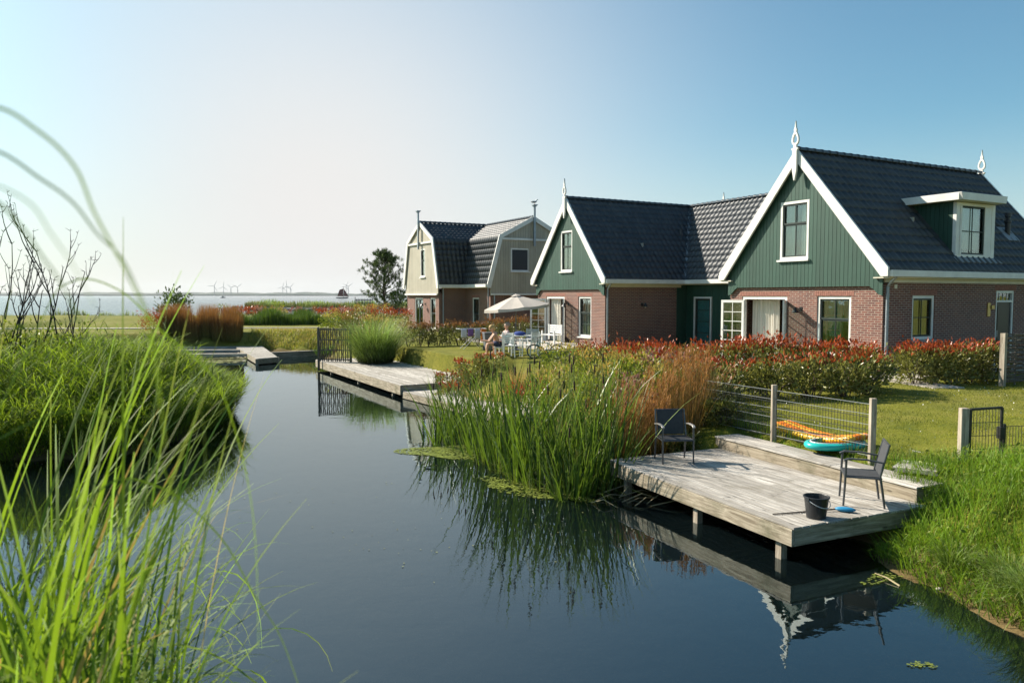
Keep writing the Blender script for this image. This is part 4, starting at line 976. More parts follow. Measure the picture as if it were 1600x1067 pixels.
def shrub(name, label, cat, loc, size, n, leaf, mat, group=None, redtop=.0, red_all=0, stems=6, boxy=.6, hole=.25, lean=None, rz=0):
    """size (rx, ry, h); leaves gathered in twig clusters, stems reaching into the crown"""
    r = empty(name, loc, rz, label, cat, group); rx, ry, h = size; z0 = h*.18
    nc = max(10, n//14); c = RNG.random((nc, 3))*2-1; nr = np.linalg.norm(c, axis=1)
    c = c*np.where(nr > 1, (1-boxy)/nr+boxy, 1)[:, None]; nr = np.linalg.norm(c, axis=1); keep = (nr > hole) | (RNG.random(nc) < .4); c = c[keep]; nc = len(c)
    c = c*np.array([rx, ry, (h-z0)/2])+np.array([0, 0, z0+(h-z0)/2]); c[:, 2] += .05*h*np.sin(c[:, 0]*5+loc[0])*(c[:, 2] > h*.6)
    i = RNG.integers(0, nc, n); p = c[i]+RNG.normal(size=(n, 3))*np.array([.08, .08, .09])*max(.5, h)
    out = p-np.array([0, 0, h*.35]); out /= np.linalg.norm(out, axis=1)[:, None]+1e-6
    al = ((p[:, 2]+RNG.normal(size=n)*.07*h) > h*(1-redtop)).astype(float) if redtop else np.zeros(n)
    if red_all: al = np.maximum(al, (RNG.random(nc)[i] < red_all)*1.0)
    ct = RNG.random(nc)[i]*.65+RNG.random(n)*.35
    v, f, at = leaves(p, leaf*(.6+.7*RNG.random(n)), .42, out*.8+np.array([0, 0, .35]), ct, along=al)
    npmesh('foliage', v, f, M[mat], r, at)
    mb = MB()
    for k in range(stems):
        a = random.random()*6.28; q = random.random()*.35; t = random.choice(range(nc)); e = Vector(c[t]); b = Vector((math.cos(a)*rx*q, math.sin(a)*ry*q, 0)); m_ = b.lerp(e, .5)+Vector((random.uniform(-.08, .08), random.uniform(-.08, .08), .1))
        mb.tube([b-Vector((0, 0, .1)), m_, e], [.016, .011, .005], 5)
    mb.build('stems', M['stem'], r)
    return r
ORD = ['first', 'second', 'third', 'fourth', 'fifth', 'sixth', 'seventh', 'eighth', 'ninth', 'tenth', 'eleventh', 'twelfth', 'thirteenth', 'fourteenth', 'fifteenth', 'sixteenth', 'seventeenth', 'eighteenth', 'nineteenth', 'twentieth', 'twenty-first', 'twenty-second', 'twenty-third', 'twenty-fourth']
# cattails standing in the water
cat_pts = [(1.75,13.35),(1.35,13.0),(.95,12.75),(.55,13.35),(.15,13.9),(1.55,14.05),(1.05,13.75),(.6,14.4),(-.15,14.7),(-.45,15.4),(.3,15.2),(1.0,14.9),(-.75,16.1),(-1.15,16.9),(-.3,16.3),(.3,16.2),(-1.75,17.5),(-1.45,18.2),(-.7,17.3),(1.5,15.0),(-1.55,18.7),(-1.25,19.1),(-1.0,17.9)]
for i, (x, y) in enumerate(cat_pts):
    zb = max(WL-.35, T1(x, y)-.05); h = (2.6 if i < 12 else 2.15)*(.88+.2*random.random()); n = 50 if i < 12 else 34
    if i in (12, 13, 14, 16, 17, 18): n = 34; h = 1.95
    if i == 2: h = 1.7; n = 60
    r = empty('cattail_clump', (x, y, zb), 0, f'upright green cattail clump in the pond, {ORD[i]} counted from the chair deck', 'cattails', 'cattail clumps along the pond')
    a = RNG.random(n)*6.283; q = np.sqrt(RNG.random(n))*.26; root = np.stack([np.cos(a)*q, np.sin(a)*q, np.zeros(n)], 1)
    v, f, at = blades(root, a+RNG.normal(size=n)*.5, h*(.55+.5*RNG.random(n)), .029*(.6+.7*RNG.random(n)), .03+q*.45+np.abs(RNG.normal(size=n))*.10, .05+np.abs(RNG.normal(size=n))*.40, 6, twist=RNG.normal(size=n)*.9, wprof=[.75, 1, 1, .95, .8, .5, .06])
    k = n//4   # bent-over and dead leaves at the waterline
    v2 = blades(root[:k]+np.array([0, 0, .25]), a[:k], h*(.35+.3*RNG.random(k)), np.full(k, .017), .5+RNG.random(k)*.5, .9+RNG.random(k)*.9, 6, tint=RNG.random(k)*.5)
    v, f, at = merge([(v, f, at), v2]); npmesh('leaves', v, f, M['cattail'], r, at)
    for s_ in range(random.choice([1, 2, 3]) if i < 16 else 1):
        aa = random.random()*6.28; qq = random.random()*.3; hz = h*(.78+.2*random.random()); l = random.uniform(-.05, .05); m_ = random.uniform(-.05, .05)
        P = lambda t: (math.cos(aa)*qq+l*t*hz, math.sin(aa)*qq+m_*t*hz, hz*t)
        st = MB(); st.tube([P(0), P(.5), P(1), P(1.12)], [.006, .005, .004, .002], 5); so_ = st.build('flower_stem', M['spikegreen'], r)
        sp = MB(); e = .17/hz; sp.tube([P(1-e), P(1-e*.9), P(1-e*.1), P(1)], [.006, .015, .015, .006], 8); sp.build('seed_head', M['spike'], so_, smooth=True)
# tall thin reeds standing above the cattails
for i, (x, y, h) in enumerate([(1.75, 14.1, 2.9), (1.95, 14.3, 2.6), (1.5, 13.6, 2.35)]):
    n = 5; z = T1(x, y); a = RNG.random(n)*6.28
    v, f, at = blades(np.stack([np.cos(a)*.05, np.sin(a)*.05, np.zeros(n)], 1), a, h*(.8+.25*RNG.random(n)), np.full(n, .026), np.full(n, .05)+RNG.random(n)*.05, RNG.random(n)*.3, 7, twist=RNG.normal(size=n))
    r = npmesh('tall_reed', v, f, M['cattail'], None, at); r.location = (x, y, z)
    tag(r, ['tallest thin reed rising above the cattails in front of the dark brick wall', 'second tall reed leaning right above the cattails', 'shorter lone reed at the front of the cattail tops'][i], 'reed', 'tall reeds above the cattails')
# orange-brown feather grasses
fg = [(1.95,14.25),(2.3,14.35),(2.7,14.45),(2.35,14.9),(2.75,14.75),(3.1,15.1),(3.45,14.95),(3.75,15.35),(2.9,15.6),(3.35,15.75),(2.45,15.6),(3.9,15.9),(3.7,16.4)]
for i, (x, y) in enumerate(fg):
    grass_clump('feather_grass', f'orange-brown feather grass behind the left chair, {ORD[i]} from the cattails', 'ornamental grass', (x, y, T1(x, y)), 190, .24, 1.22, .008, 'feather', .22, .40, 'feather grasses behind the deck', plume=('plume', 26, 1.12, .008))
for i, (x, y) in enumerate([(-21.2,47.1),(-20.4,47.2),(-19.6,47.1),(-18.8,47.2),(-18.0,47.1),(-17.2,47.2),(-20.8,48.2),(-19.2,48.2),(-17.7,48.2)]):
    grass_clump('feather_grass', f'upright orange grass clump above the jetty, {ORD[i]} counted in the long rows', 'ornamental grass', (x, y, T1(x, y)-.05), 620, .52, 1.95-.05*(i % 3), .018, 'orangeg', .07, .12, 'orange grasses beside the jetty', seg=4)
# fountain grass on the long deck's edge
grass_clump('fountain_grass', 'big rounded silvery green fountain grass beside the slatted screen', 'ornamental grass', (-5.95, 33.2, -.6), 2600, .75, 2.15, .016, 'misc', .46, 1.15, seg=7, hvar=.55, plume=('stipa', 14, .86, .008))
grass_clump('fountain_grass', 'small dark grass clump growing at the water left of the screen', 'ornamental grass', (-10.3, 42.0, -1.0), 260, .5, .75, .016, 'reed', .4, .6)
for i, (x, y, h) in enumerate([(-.9,22.9,.72),(-.35,22.6,.80),(-1.2,23.6,.7),(.2,22.9,.85),(.9,22.3,.9)]):
    grass_clump('straw_grass', f'pale straw-coloured grass behind the low landing, {ORD[i]} from the left shrub', 'ornamental grass', (x, y, T1(x, y)), 380, .25, h, .008, 'stipa', .2, .4, 'straw grasses behind the landing')
# photinia hedge in front of the near gable
hp = [(x_-.75, y_-1.7, q_) for x_, y_, q_ in [(9.2,20.2,.5),(8.75,20.5,.55),(8.2,20.85,.58),(7.55,21.25,.58),(6.9,21.65,.58),(6.2,22.0,.6),(5.5,22.35,.6),(4.8,22.7,.6),(4.05,23.1,.6),(3.3,23.4,.6)]]
for i, (x, y, q) in enumerate(hp):
    shrub('photinia_shrub', f'red-tipped photinia in the hedge before the near gable, {ORD[i]} from the house corner', 'shrub', (x, y, T1(x, y)-.03), (q, .55, 1.0+.2*random.random()), 1700, .115, 'phot', 'photinia hedge before the green gable', redtop=random.uniform(.03, .14), stems=14, hole=.45, rz=-.55, boxy=.8)
for i, (x, y) in enumerate([(4.5,18.4),(5.3,18.0),(6.1,17.7),(6.9,17.5),(7.65,17.5),(8.3,17.75)]):
    shrub('photinia_shrub', f'low loose photinia on the lawn side of the hedge, {ORD[i]} from the left', 'shrub', (x, y, T1(x, y)-.03), (.55, .45, .82+.1*random.random()), 1150, .11, 'phot', 'low photinias behind the wire fence', redtop=random.uniform(.02, .08), stems=14, hole=.5, boxy=.8)
for i, (x, y, rt) in enumerate([(10.45,19.75,.12),(11.0,19.95,.12),(11.65,20.15,.08),(12.25,20.4,.05),(12.9,20.7,.03)]):
    shrub('photinia_shrub', f'photinia shrub before the shaded side wall, {ORD[i]} from the downpipe', 'shrub', (x, y, T1(x, y)-.03), (.55, .45, .96+.08*random.random()), 1500, .115, 'phot', 'photinia hedge by the side wall', redtop=rt, stems=9, rz=.3, boxy=.8)
# mixed shrubs behind the cattails
ms = [(2.2,17.4,.7,1.35,'lime',.1),(3.0,18.0,.75,1.2,'lime',.1),(1.3,18.2,.7,1.15,'lime',.1),(3.9,18.6,.8,1.1,'pink',.15),(2.3,19.6,.8,1.2,'lime',.15),(3.4,20.5,.8,1.15,'phot',.35),(1.2,20.6,.75,1.2,'lime',.12),(.4,21.6,.6,1.0,'phot',.3),(4.6,20.2,.8,1.05,'phot',.3),(1.6,22.6,.8,1.15,'lime',.1),(2.5,16.4,.5,1.15,'pink',.12),(3.4,16.9,.6,1.0,'lime',.1),(4.6,17.3,.6,.9,'photdark',.1),(4.35,16.2,.5,.75,'photdark',.05),(4.2,15.2,.4,.5,'photdark',0),(1.9,15.3,.45,1.2,'photdark',.1),(2.5,15.7,.45,1.15,'pink',.15),(3.2,14.6,.3,.55,'photdark',.0),(2.2,13.95,.25,.45,'photdark',0)]
for i, (x, y, q, h, mt, rt) in enumerate(ms):
    shrub('flowering_shrub', f'{dict(pink="pink-flowered", lime="lime green", phot="red-tipped", photdark="dark green")[mt]} garden shrub between cattails and hedge, {ORD[i]} counting from the pond', 'shrub', (x, y, T1(x, y)-.05), (q, q, h), 1500, .10, mt, 'mixed shrubs behind the cattails', redtop=rt, stems=7)
for i, (x, y, q, h) in enumerate([(-2.0,25.9,.6,.62),(-1.35,25.6,.6,.66),(-.75,25.2,.5,.60),(-1.9,24.3,.45,.75)]):
    shrub('photinia_shrub', f'red and green photinia bush at the end of the long deck, {ORD[i]} from the lawn', 'shrub', (x, y, T1(x, y)-.05), (q, q, h), 1500, .09, 'phot', 'photinia bushes by the landing', redtop=.12, stems=8)
# hedge of small shrubs before the beige house
for i in range(9):
    t = i/8; x, y = -4.7+t*3.6, 34.6+t*.4
    shrub('photinia_shrub', f'reddish hedge shrub on the lawn before the beige house, {ORD[i]} from its left end', 'shrub', (x, y, T1(x, y)-.03), (.36, .34, .95+.1*random.random()), 700, .10, 'photdark', 'low hedge before the beige house', redtop=.14, stems=6)
for i in range(5):
    x, y = -.9+i*.62, 38.6+i*.3
    shrub('photinia_shrub', f'rust-red hedge shrub behind the parasol, {ORD[i]} from the wheeled bin', 'shrub', (x, y, T1(x, y)-.03), (.42, .4, 1.15), 700, .11, 'photdark', 'hedge behind the parasol', redtop=.2, stems=5)
for i, (x, y, q, h, mt) in enumerate([(-9.2,44.5,.8,1.2,'photdark'),(-10.6,46,.9,1.3,'lime'),(-8.2,47.5,.8,1.5,'phot'),(-9.9,50,1.0,1.5,'photdark'),(-7.6,43.2,.7,1.1,'lime'),(-7.2,50,.7,1.3,'phot'),(-11.5,52,1.0,1.4,'phot'),(-10,56,1.2,1.6,'lime')]):
    shrub('garden_shrub', f'{dict(photdark="dark", lime="yellow-green", phot="orange-tipped")[mt]} shrub between fountain grass and beige house, {ORD[i]} by distance', 'shrub', (x, y, T1(x, y)-.05), (q, q, h), 900, .13, mt, 'shrubs left of the beige house', redtop=.2, stems=5)
shrub('dark_bush', 'dark upright bush rising above the orange grasses', 'shrub', (-22.4, 50.5, T1(-22, 50)), (.95, .9, 2.4), 800, .24, 'pine', stems=14, hole=.1)
shrub('red_shrub', 'low rust-red shrub at the left end of the orange grasses', 'shrub', (-22.1, 46.9, T1(-22.1, 46.9)), (.6, .6, 1.35), 900, .11, 'phot', redtop=.5, red_all=.6)
# reed bank on the left
def reed_bank():
    ok = []; tries = RNG.random((160000, 2))*np.array([17.5, 25.0])+np.array([-25.0, 14.6])
    d = sdf(tries[:, 0], tries[:, 1]); m_ = (d > -.22) & (d < 4.0) & (tries[:, 1] < 29) & (tries[:, 0] > -tries[:, 1]*.76-1.5)
    P = tries[m_][:9000]; d = d[m_][:9000]; z = terrain(P[:, 0], P[:, 1]); n = len(P)
    # outward direction (towards the water)
    e = .3; gx = sdf(P[:, 0]+e, P[:, 1])-sdf(P[:, 0]-e, P[:, 1]); gy = sdf(P[:, 0], P[:, 1]+e)-sdf(P[:, 0], P[:, 1]-e); out = np.arctan2(-gy, -gx)
    hh = (1.25+.50*smooth(d/2.6))*(.82+.22*RNG.random(n)+.12*np.sin(P[:, 0]*1.9+1.2*np.sin(P[:, 1]*1.3))*np.sin(P[:, 1]*1.6)+.35*(RNG.random(n) < .025))*np.interp(P[:, 1], [15, 21, 26, 30], [1.0, .95, .72, .6]); edge = np.clip(1-d/1.0, 0, 1)
    parts = []; per = 12
    for k in range(per):
        f_ = (k+RNG.random(n))/per; lean = .08+edge*.35+.05*RNG.random(n)
        hx = hh*f_; p = np.stack([P[:, 0]+np.cos(out)*np.sin(lean)*hx, P[:, 1]+np.sin(out)*np.sin(lean)*hx, z+np.cos(lean)*hx], 1)
        az = np.where(RNG.random(n) < .45*edge+.2, out+RNG.normal(size=n)*.8, RNG.random(n)*6.28)
        parts.append(blades(p, az, .28+.3*RNG.random(n), .013+.010*RNG.random(n), .45+RNG.random(n)*.45, .7+RNG.random(n)*.8, 3, twist=RNG.normal(size=n)*.5, wprof=[.6, 1, .7, .05]))
    v, f, at = merge(parts); tag(npmesh('reed_bank', v, f, M['reedd'], None, at), 'dense bright green reeds leaning over the pond on the left bank', 'reeds', kind='stuff')
reed_bank()
# bank herbs at the lower right
def bank_herbs():
    t = RNG.random((60000, 2))*np.array([8.0, 8.0])+np.array([4.2, 4.4]); d = sdf(t[:, 0], t[:, 1]); u_, v_ = 0, 0
    # deck-local coordinates, keep off the deck
    c, s_ = math.cos(.428), math.sin(.428); dx, dy = t[:, 0]-3.51, t[:, 1]-9.41; lx = dx*c+dy*s_; ly = -dx*s_+dy*c
    ondeck = (lx < 2.45) & (ly > -.08) | (lx < 3.05) & (ly > .75) | (ly > 1.25)
    m_ = (d > -.08) & (d < 4.2) & ~ondeck & (t[:, 1]+.35*t[:, 0] < 13.85); P = t[m_][:15000]; d = d[m_][:15000]; z = terrain(P[:, 0], P[:, 1]); n = len(P)
    patch = .5+.5*np.sin(P[:, 0]*2.1+1.3*np.sin(P[:, 1]*1.7))*np.cos(P[:, 1]*2.6+P[:, 0]*.7)
    h = (.16+.24*smooth(d/.9))*(.6+.75*patch)*(.7+.6*RNG.random(n))
    root = np.stack([P[:, 0], P[:, 1], z-.01], 1)
    a = blades(root, RNG.random(n)*6.28, h, .007+.007*RNG.random(n), np.abs(RNG.normal(size=n))*.25, .2+RNG.random(n)*.8, 4, twist=RNG.normal(size=n), tint=np.clip(patch*.6+RNG.random(n)*.5, 0, 1))
    e_ = RNG.random((16000, 2))*np.array([3.0, 8.0])+np.array([4.0, 4.0]); de = sdf(e_[:, 0], e_[:, 1]); ce, se = math.cos(.428), math.sin(.428); lye = -(e_[:, 0]-3.51)*se+(e_[:, 1]-9.41)*ce
    e_ = e_[(de > -.16) & (de < .6) & (lye < -.12)][:2600]; ne = len(e_); ze = terrain(e_[:, 0], e_[:, 1]); er_ = np.stack([e_[:, 0], e_[:, 1], ze], 1)
    a2 = blades(er_, math.pi+RNG.normal(size=ne)*.9, .14+.34*RNG.random(ne), .006+.007*RNG.random(ne), .1+RNG.random(ne)*.5, .5+RNG.random(ne)*1.3, 5, twist=RNG.normal(size=ne), tint=RNG.random(ne))
    # feathery side shoots
    parts = [a, a2]; k = 20000; i = RNG.integers(0, n, k); f_ = RNG.random(k); p = root[i]+np.stack([RNG.normal(size=k)*.03, RNG.normal(size=k)*.03, h[i]*f_*.9], 1)
    parts.append(blades(p, RNG.random(k)*6.28, .05+.09*RNG.random(k), .004+.004*RNG.random(k), .5+.5*RNG.random(k), RNG.random(k)*.6, 2, tint=np.clip(patch[i]*.6+RNG.random(k)*.5, 0, 1)))
    v, f, at = merge(parts); tag(npmesh('bank_herbs', v, f, M['herb'], None, at), 'bright green horsetails and herbs on the bank right of the deck', 'herbs', kind='stuff')
    l = RNG.integers(0, n, 2600); pl = root[l]+np.stack([np.zeros(2600), np.zeros(2600), h[l]*.8], 1)
    v, f, at = leaves(pl, .03+.05*RNG.random(2600), .5); tag(npmesh('broadleaf_herbs', v, f, M['lime'], None, at), 'small broad yellow-green leaves among the horsetails on the right bank', 'herbs', kind='stuff')
bank_herbs()
for i, (x, y, n, h) in enumerate([(5.35,7.55,520,.62),(5.75,7.1,420,.6),(5.5,8.25,300,.5),(6.0,7.9,360,.62),(6.5,8.6,340,.62),(5.25,8.9,200,.4),(6.9,7.6,340,.7)]):
    grass_clump('sedge_tuft', f'arching pale-tipped sedge tuft on the right bank, {ORD[i]} counting up from the lower right shore', 'sedge', (x, y, T1(x, y)-.02), n, .16, h, .009, 'tuft', .5, 1.5, 'sedge tufts on the right bank', seg=7)
# lawn
def lawn():
    t = RNG.random((170000, 2))*np.array([20.0, 17.0])+np.array([3.4, 10.2]); d = sdf(t[:, 0], t[:, 1])
    c, s_ = math.cos(.428), math.sin(.428); dx, dy = t[:, 0]-3.51, t[:, 1]-9.41; lx = dx*c+dy*s_; ly = -dx*s_+dy*c
    ex = (t[:, 0]-10.839)*math.cos(TH)+(t[:, 1]-21.976)*math.sin(TH); ey = -(t[:, 0]-10.839)*math.sin(TH)+(t[:, 1]-21.976)*math.cos(TH)
    m_ = (d > .5) & ~((lx < 3.02) & (ly > -.3) & (ly < 4.5)) & ~((ex > -1.7) & (ey > -1.15)) & (np.hypot(t[:, 0]-6.17, t[:, 1]-11.4) > .33) & (np.hypot(t[:, 0]-6.9, t[:, 1]-12.5) > .25)
    bare = np.sin(t[:, 0]*1.9+2)*np.sin(t[:, 1]*1.5+t[:, 0]*.6); m_ &= ~((bare > .80) & (RNG.random(len(t)) < .7)); P = t[m_]; bare = bare[m_]; n = len(P)
    z = terrain(P[:, 0], P[:, 1]); h = (.02+.035*RNG.random(n))*(.7+.8*np.clip(np.sin(P[:, 0]*3.3+1.7*np.sin(P[:, 1]*2.1))*np.sin(P[:, 1]*2.9), 0, 1))
    v, f, at = blades(np.stack([P[:, 0], P[:, 1], z-.004], 1), RNG.random(n)*6.28, h, .006+.006*RNG.random(n), RNG.random(n)*.6, RNG.random(n)*.8, 2, tint=np.clip(.42+.45*bare+.3*np.sin(P[:, 0]*4.1+P[:, 1]*2.3)*np.sin(P[:, 1]*3.7)+.25*RNG.normal(size=n), 0, 1))
    tag(npmesh('lawn_grass', v, f, M['lawn'], None, at), 'short mown garden grass with clover between deck and hedges', 'grass', kind='stuff')
    k = 900; i = RNG.integers(0, n, k); p = np.stack([P[i, 0], P[i, 1], z[i]+.03], 1); v, f, at = leaves(p, .018+.012*RNG.random(k), .9, np.tile([0, 0, 1.], (k, 1))); tag(npmesh('clover_flowers', v, f, M['white'], None, at), 'tiny white clover flowers scattered over the lawn', 'flowers', kind='stuff')
lawn()
# weeds along the deck bench and the fence foot
def weeds():
    n = 1500; t = RNG.random(n); c, s_ = math.cos(.428), math.sin(.428); lx = 3.05+np.abs(RNG.normal(size=n))*.10; ly = -.2+4.9*t
    x = 3.51+lx*c-ly*s_; y = 9.41+lx*s_+ly*c; z = terrain(x, y)
    v, f, at = blades(np.stack([x, y, z-.02], 1), RNG.random(n)*6.28, .10+.16*RNG.random(n), np.full(n, .010), RNG.random(n)*.5, RNG.random(n), 3)
    tag(npmesh('bench_weeds', v, f, M['herb'], None, at), 'strip of unmown grass between the deck bench and wire fence', 'grass', kind='stuff')
    # lawn edge herbs around the far end of the pond
    t = RNG.random((60000, 2))*np.array([12, 10.])+np.array([-17, 40]); d = sdf(t[:, 0], t[:, 1]); m_ = (d > .3) & (d < 3.2) & (RNG.random(len(t)) < 1.15-d/3) & (t[:, 1] > 41) & (t[:, 0] > -16.4); P = t[m_][:9000]; n = len(P); z = terrain(P[:, 0], P[:, 1])
    v, f, at = blades(np.stack([P[:, 0], P[:, 1], z], 1), RNG.random(n)*6.28, .10+.32*RNG.random(n)**2, np.full(n, .018), RNG.random(n)*.5, RNG.random(n), 3)
    tag(npmesh('bank_grass', v, f, M['lime'], None, at), 'rough grass along the pond edge beyond the jetty', 'grass', kind='stuff')
weeds()
# rush belt and shore planting beyond the lawn
def belts():
    def belt(name, label, x0, x1, y0, y1, n, h, wd, mat, fn=None, lean=.2, droop=.3, tintf=None):
        x = x0+(x1-x0)*RNG.random(n); y = y0+(y1-y0)*RNG.random(n)
        z = terrain(x, y) if fn is None else fn(x, y); cl = .75+.25*np.sin(x*2.1+y)+.18*np.sin(x*.7+2)
        v, f, at = blades(np.stack([x, y, z], 1), RNG.random(n)*6.28, h*cl*(.6+.5*RNG.random(n)), np.full(n, wd), RNG.random(n)*lean*2, RNG.random(n)*droop*2, 3)
        return tag(npmesh(name, v, f, M[mat], None, at), label, 'plants', kind='stuff')
    belt('rush_belt', 'dark green belt of rushes behind the far lawn', -21.5, -12.2, 59, 63.5, 9000, 1.25, .04, 'rush', lean=.12)
    belt('shore_grass', 'thin grasses on the far lawn edge by the lake at left', -62, -28, 92, 94, 2200, 1.1, .05, 'dune')
    # breakwater mound
    nx_, ny_ = 120, 14; xs_ = np.linspace(-66, 60, nx_); vv = np.linspace(0, 1, ny_); X_, V_ = np.meshgrid(xs_, vv)
    yc = 186+(X_+66)*(-.42); yc = np.maximum(yc, 140); wdt = 7+np.clip((X_+66)/16, 0, 1)*5; taper = np.clip((X_+67)/9, 0, 1)**.6
    Y_ = yc-wdt+V_*2*wdt; prof = np.sin(V_*math.pi)**.45; Z_ = -1.5+(1.35*prof*taper)+.12*RNG.random(X_.shape)
    i = np.arange(nx_*ny_).reshape(ny_, nx_); F_ = np.stack([i[:-1, :-1], i[:-1, 1:], i[1:, 1:], i[1:, :-1]], 2).reshape(-1, 4)
    tag(npmesh('breakwater', np.stack([X_, Y_, Z_], 2).reshape(-1, 3), F_, M['rock'], smooth=False), kind='structure')
    # rocks at its foot
    mb = MB()
    for k in range(420):
        x = -68+128*random.random()**1.3; yy = max(186+(x+66)*(-.42), 140)-(7+min(max((x+66)/16, 0), 1)*5)*random.uniform(.75, 1.05)*min(1, max(.1, (x+68)/9)); r_ = random.uniform(.3, .75)
        mb.newtint(); n0 = len(mb.v); mb.ball((x, yy, -1.05+random.uniform(-.1, .35)), r_, 6, 4, (1.2, 1, .6))
        for q in range(n0, len(mb.v)): mb.v[q] = tuple(a+random.uniform(-.12, .12)*r_ for a in mb.v[q])
    tag(mb.build('breakwater_rocks', M['rock'], None), 'dark boulders along the foot of the planted breakwater', 'rocks', kind='stuff')
    n = 14000; x = -63+122*RNG.random(n)**1.25; yc = np.maximum(186+(x+66)*(-.42), 140); wd_ = 7+np.clip((x+66)/16, 0, 1)*5; y = yc+(RNG.random(n)*1.5-.85)*wd_*.8; z = -.35+.0*x
    cl = .8+.35*np.sin(x*.9)*np.sin(x*.37+1)+.2*np.sin(x*2.7)
    v, f, at = blades(np.stack([x, y, z], 1), RNG.random(n)*6.28, 1.75*cl*(.5+.5*RNG.random(n)), np.full(n, .14), RNG.random(n)*.6, RNG.random(n)*.6, 3, tint=np.clip(.5+.4*np.sin(x*.55+1)+.25*RNG.normal(size=n), 0, 1))
    tag(npmesh('breakwater_plants', v, f, M['dune'], None, at), 'olive green scrub covering the breakwater in the lake', 'plants', kind='stuff')
M['rock'] = paint('boulder', (.085, .085, .085), .9, .4, 0, .6, .5); belts()
for i in range(15):
    x = -30+i*1.55+random.uniform(-.4, .4); y = 80+random.uniform(-3, 3); mt = ['pink', 'photdark', 'phot', 'pink', 'stf'][i % 5]; mt = 'lime' if mt == 'stf' else mt
    shrub('shore_shrub', f'{dict(pink="purple-pink", photdark="dark russet", phot="orange-red", lime="pale yellow")[mt]} flowering shrub on the lake shore, {ORD[i]} from the left end', 'shrub', (x, y, T1(x, y)-.1), (1.1, 1.0, 1.05+.25*random.random()), 420, .22, mt, 'flowering shrubs on the lake shore', redtop=.55, stems=3)
for i, (x, y, h) in enumerate([(-27.2, 88, 1.9), (-24.8, 89, 1.6)]):
    shrub('shore_shrub', f'{["taller", "shorter"][i]} pale flowering bush standing out at the waterline', 'shrub', (-34+i*6, 91, T1(-34+i*6, 91)-.1), (.8, .8, h), 260, .2, 'lime', stems=5)
# bare-twigged shrubs at the left edge
def twig_shrub(label, loc, stems, seed, foliage=True):
    rnd = random.Random(seed); r = empty('bare_twigged_shrub', loc, 0, label, 'shrub', 'bare-twigged shrubs on the left bank'); mb = MB(); tips = []
    def grow(p, d, L_, rad, lev):
        pts = [p]; rs = [rad]; n = 7
        for i in range(n):
            d = (d+Vector((rnd.gauss(0, .075), rnd.gauss(0, .07), .10))).normalized(); p = p+d*L_/n; pts.append(p); rs.append(rad*(1-.75*(i+1)/n)+.002)
            if lev < 2 and i > 1 and rnd.random() < .55:
                a = rnd.choice((-1, 1))*rnd.uniform(.25, .5); nd = Vector((d.x+math.sin(a), d.y+rnd.gauss(0, .3), d.z)).normalized(); grow(p, nd, L_*rnd.uniform(.22, .45), rad*.5, lev+1)
        for q in range(rnd.randint(2, 4)):
            e = p+Vector((rnd.gauss(0, .05), rnd.gauss(0, .04), rnd.uniform(.02, .09))); mb.tube([p, e], [.006, .003], 4)
        mb.tube(pts, rs, 5)
    for (dx, dy, lx, H_) in stems: grow(Vector((dx, dy, 0)), Vector((lx, 0, 1)).normalized(), H_*1.32, .030, 0)
    mb.build('stems', M['twig'], r)
    n = 650; p = RNG.normal(size=(n, 3))*np.array([.5, .35, .28])+np.array([0, 0, 1.5]); v, f, at = leaves(p, .07+.08*RNG.random(n), .4, np.tile([0, 0, .6], (n, 1))); npmesh('foliage', v, f, M['lime'], r, at)
    return r
twig_shrub('bare dark twigs at the very left edge of the view', (-12.9, 19.0, -.6), [(-.2, 0, -.05, 3.2), (.1, .1, .03, 3.3), (.3, 0, .1, 2.4), (0, .2, 0, 2.9)], 3)
twig_shrub('bare dark twigs forking second from the left edge', (-12.4, 19.3, -.6), [(0, 0, .12, 2.9), (.2, .1, .0, 2.3), (-.2, 0, .02, 2.0)], 8)
twig_shrub('bare dark twigs rising tallest, nearest to the reed bank', (-11.75, 19.8, -.6), [(0, 0, -.05, 3.1), (.15, 0, .26, 2.7), (-.15, .1, -.12, 1.9), (.25, .1, .12, 1.9)], 14)
for i in range(6):
    x = -18.6+i*1.25; y = 21.5+.4*(i % 3)
    shrub('lime_shrub', f'pale yellow-green bush behind the reed bank, {ORD[i]} from the left edge', 'shrub', (x-1, y, T1(x-1, y)), (.8, .7, 1.25-.05*i), 900, .11, 'lime', 'pale bushes behind the reed bank', stems=5)
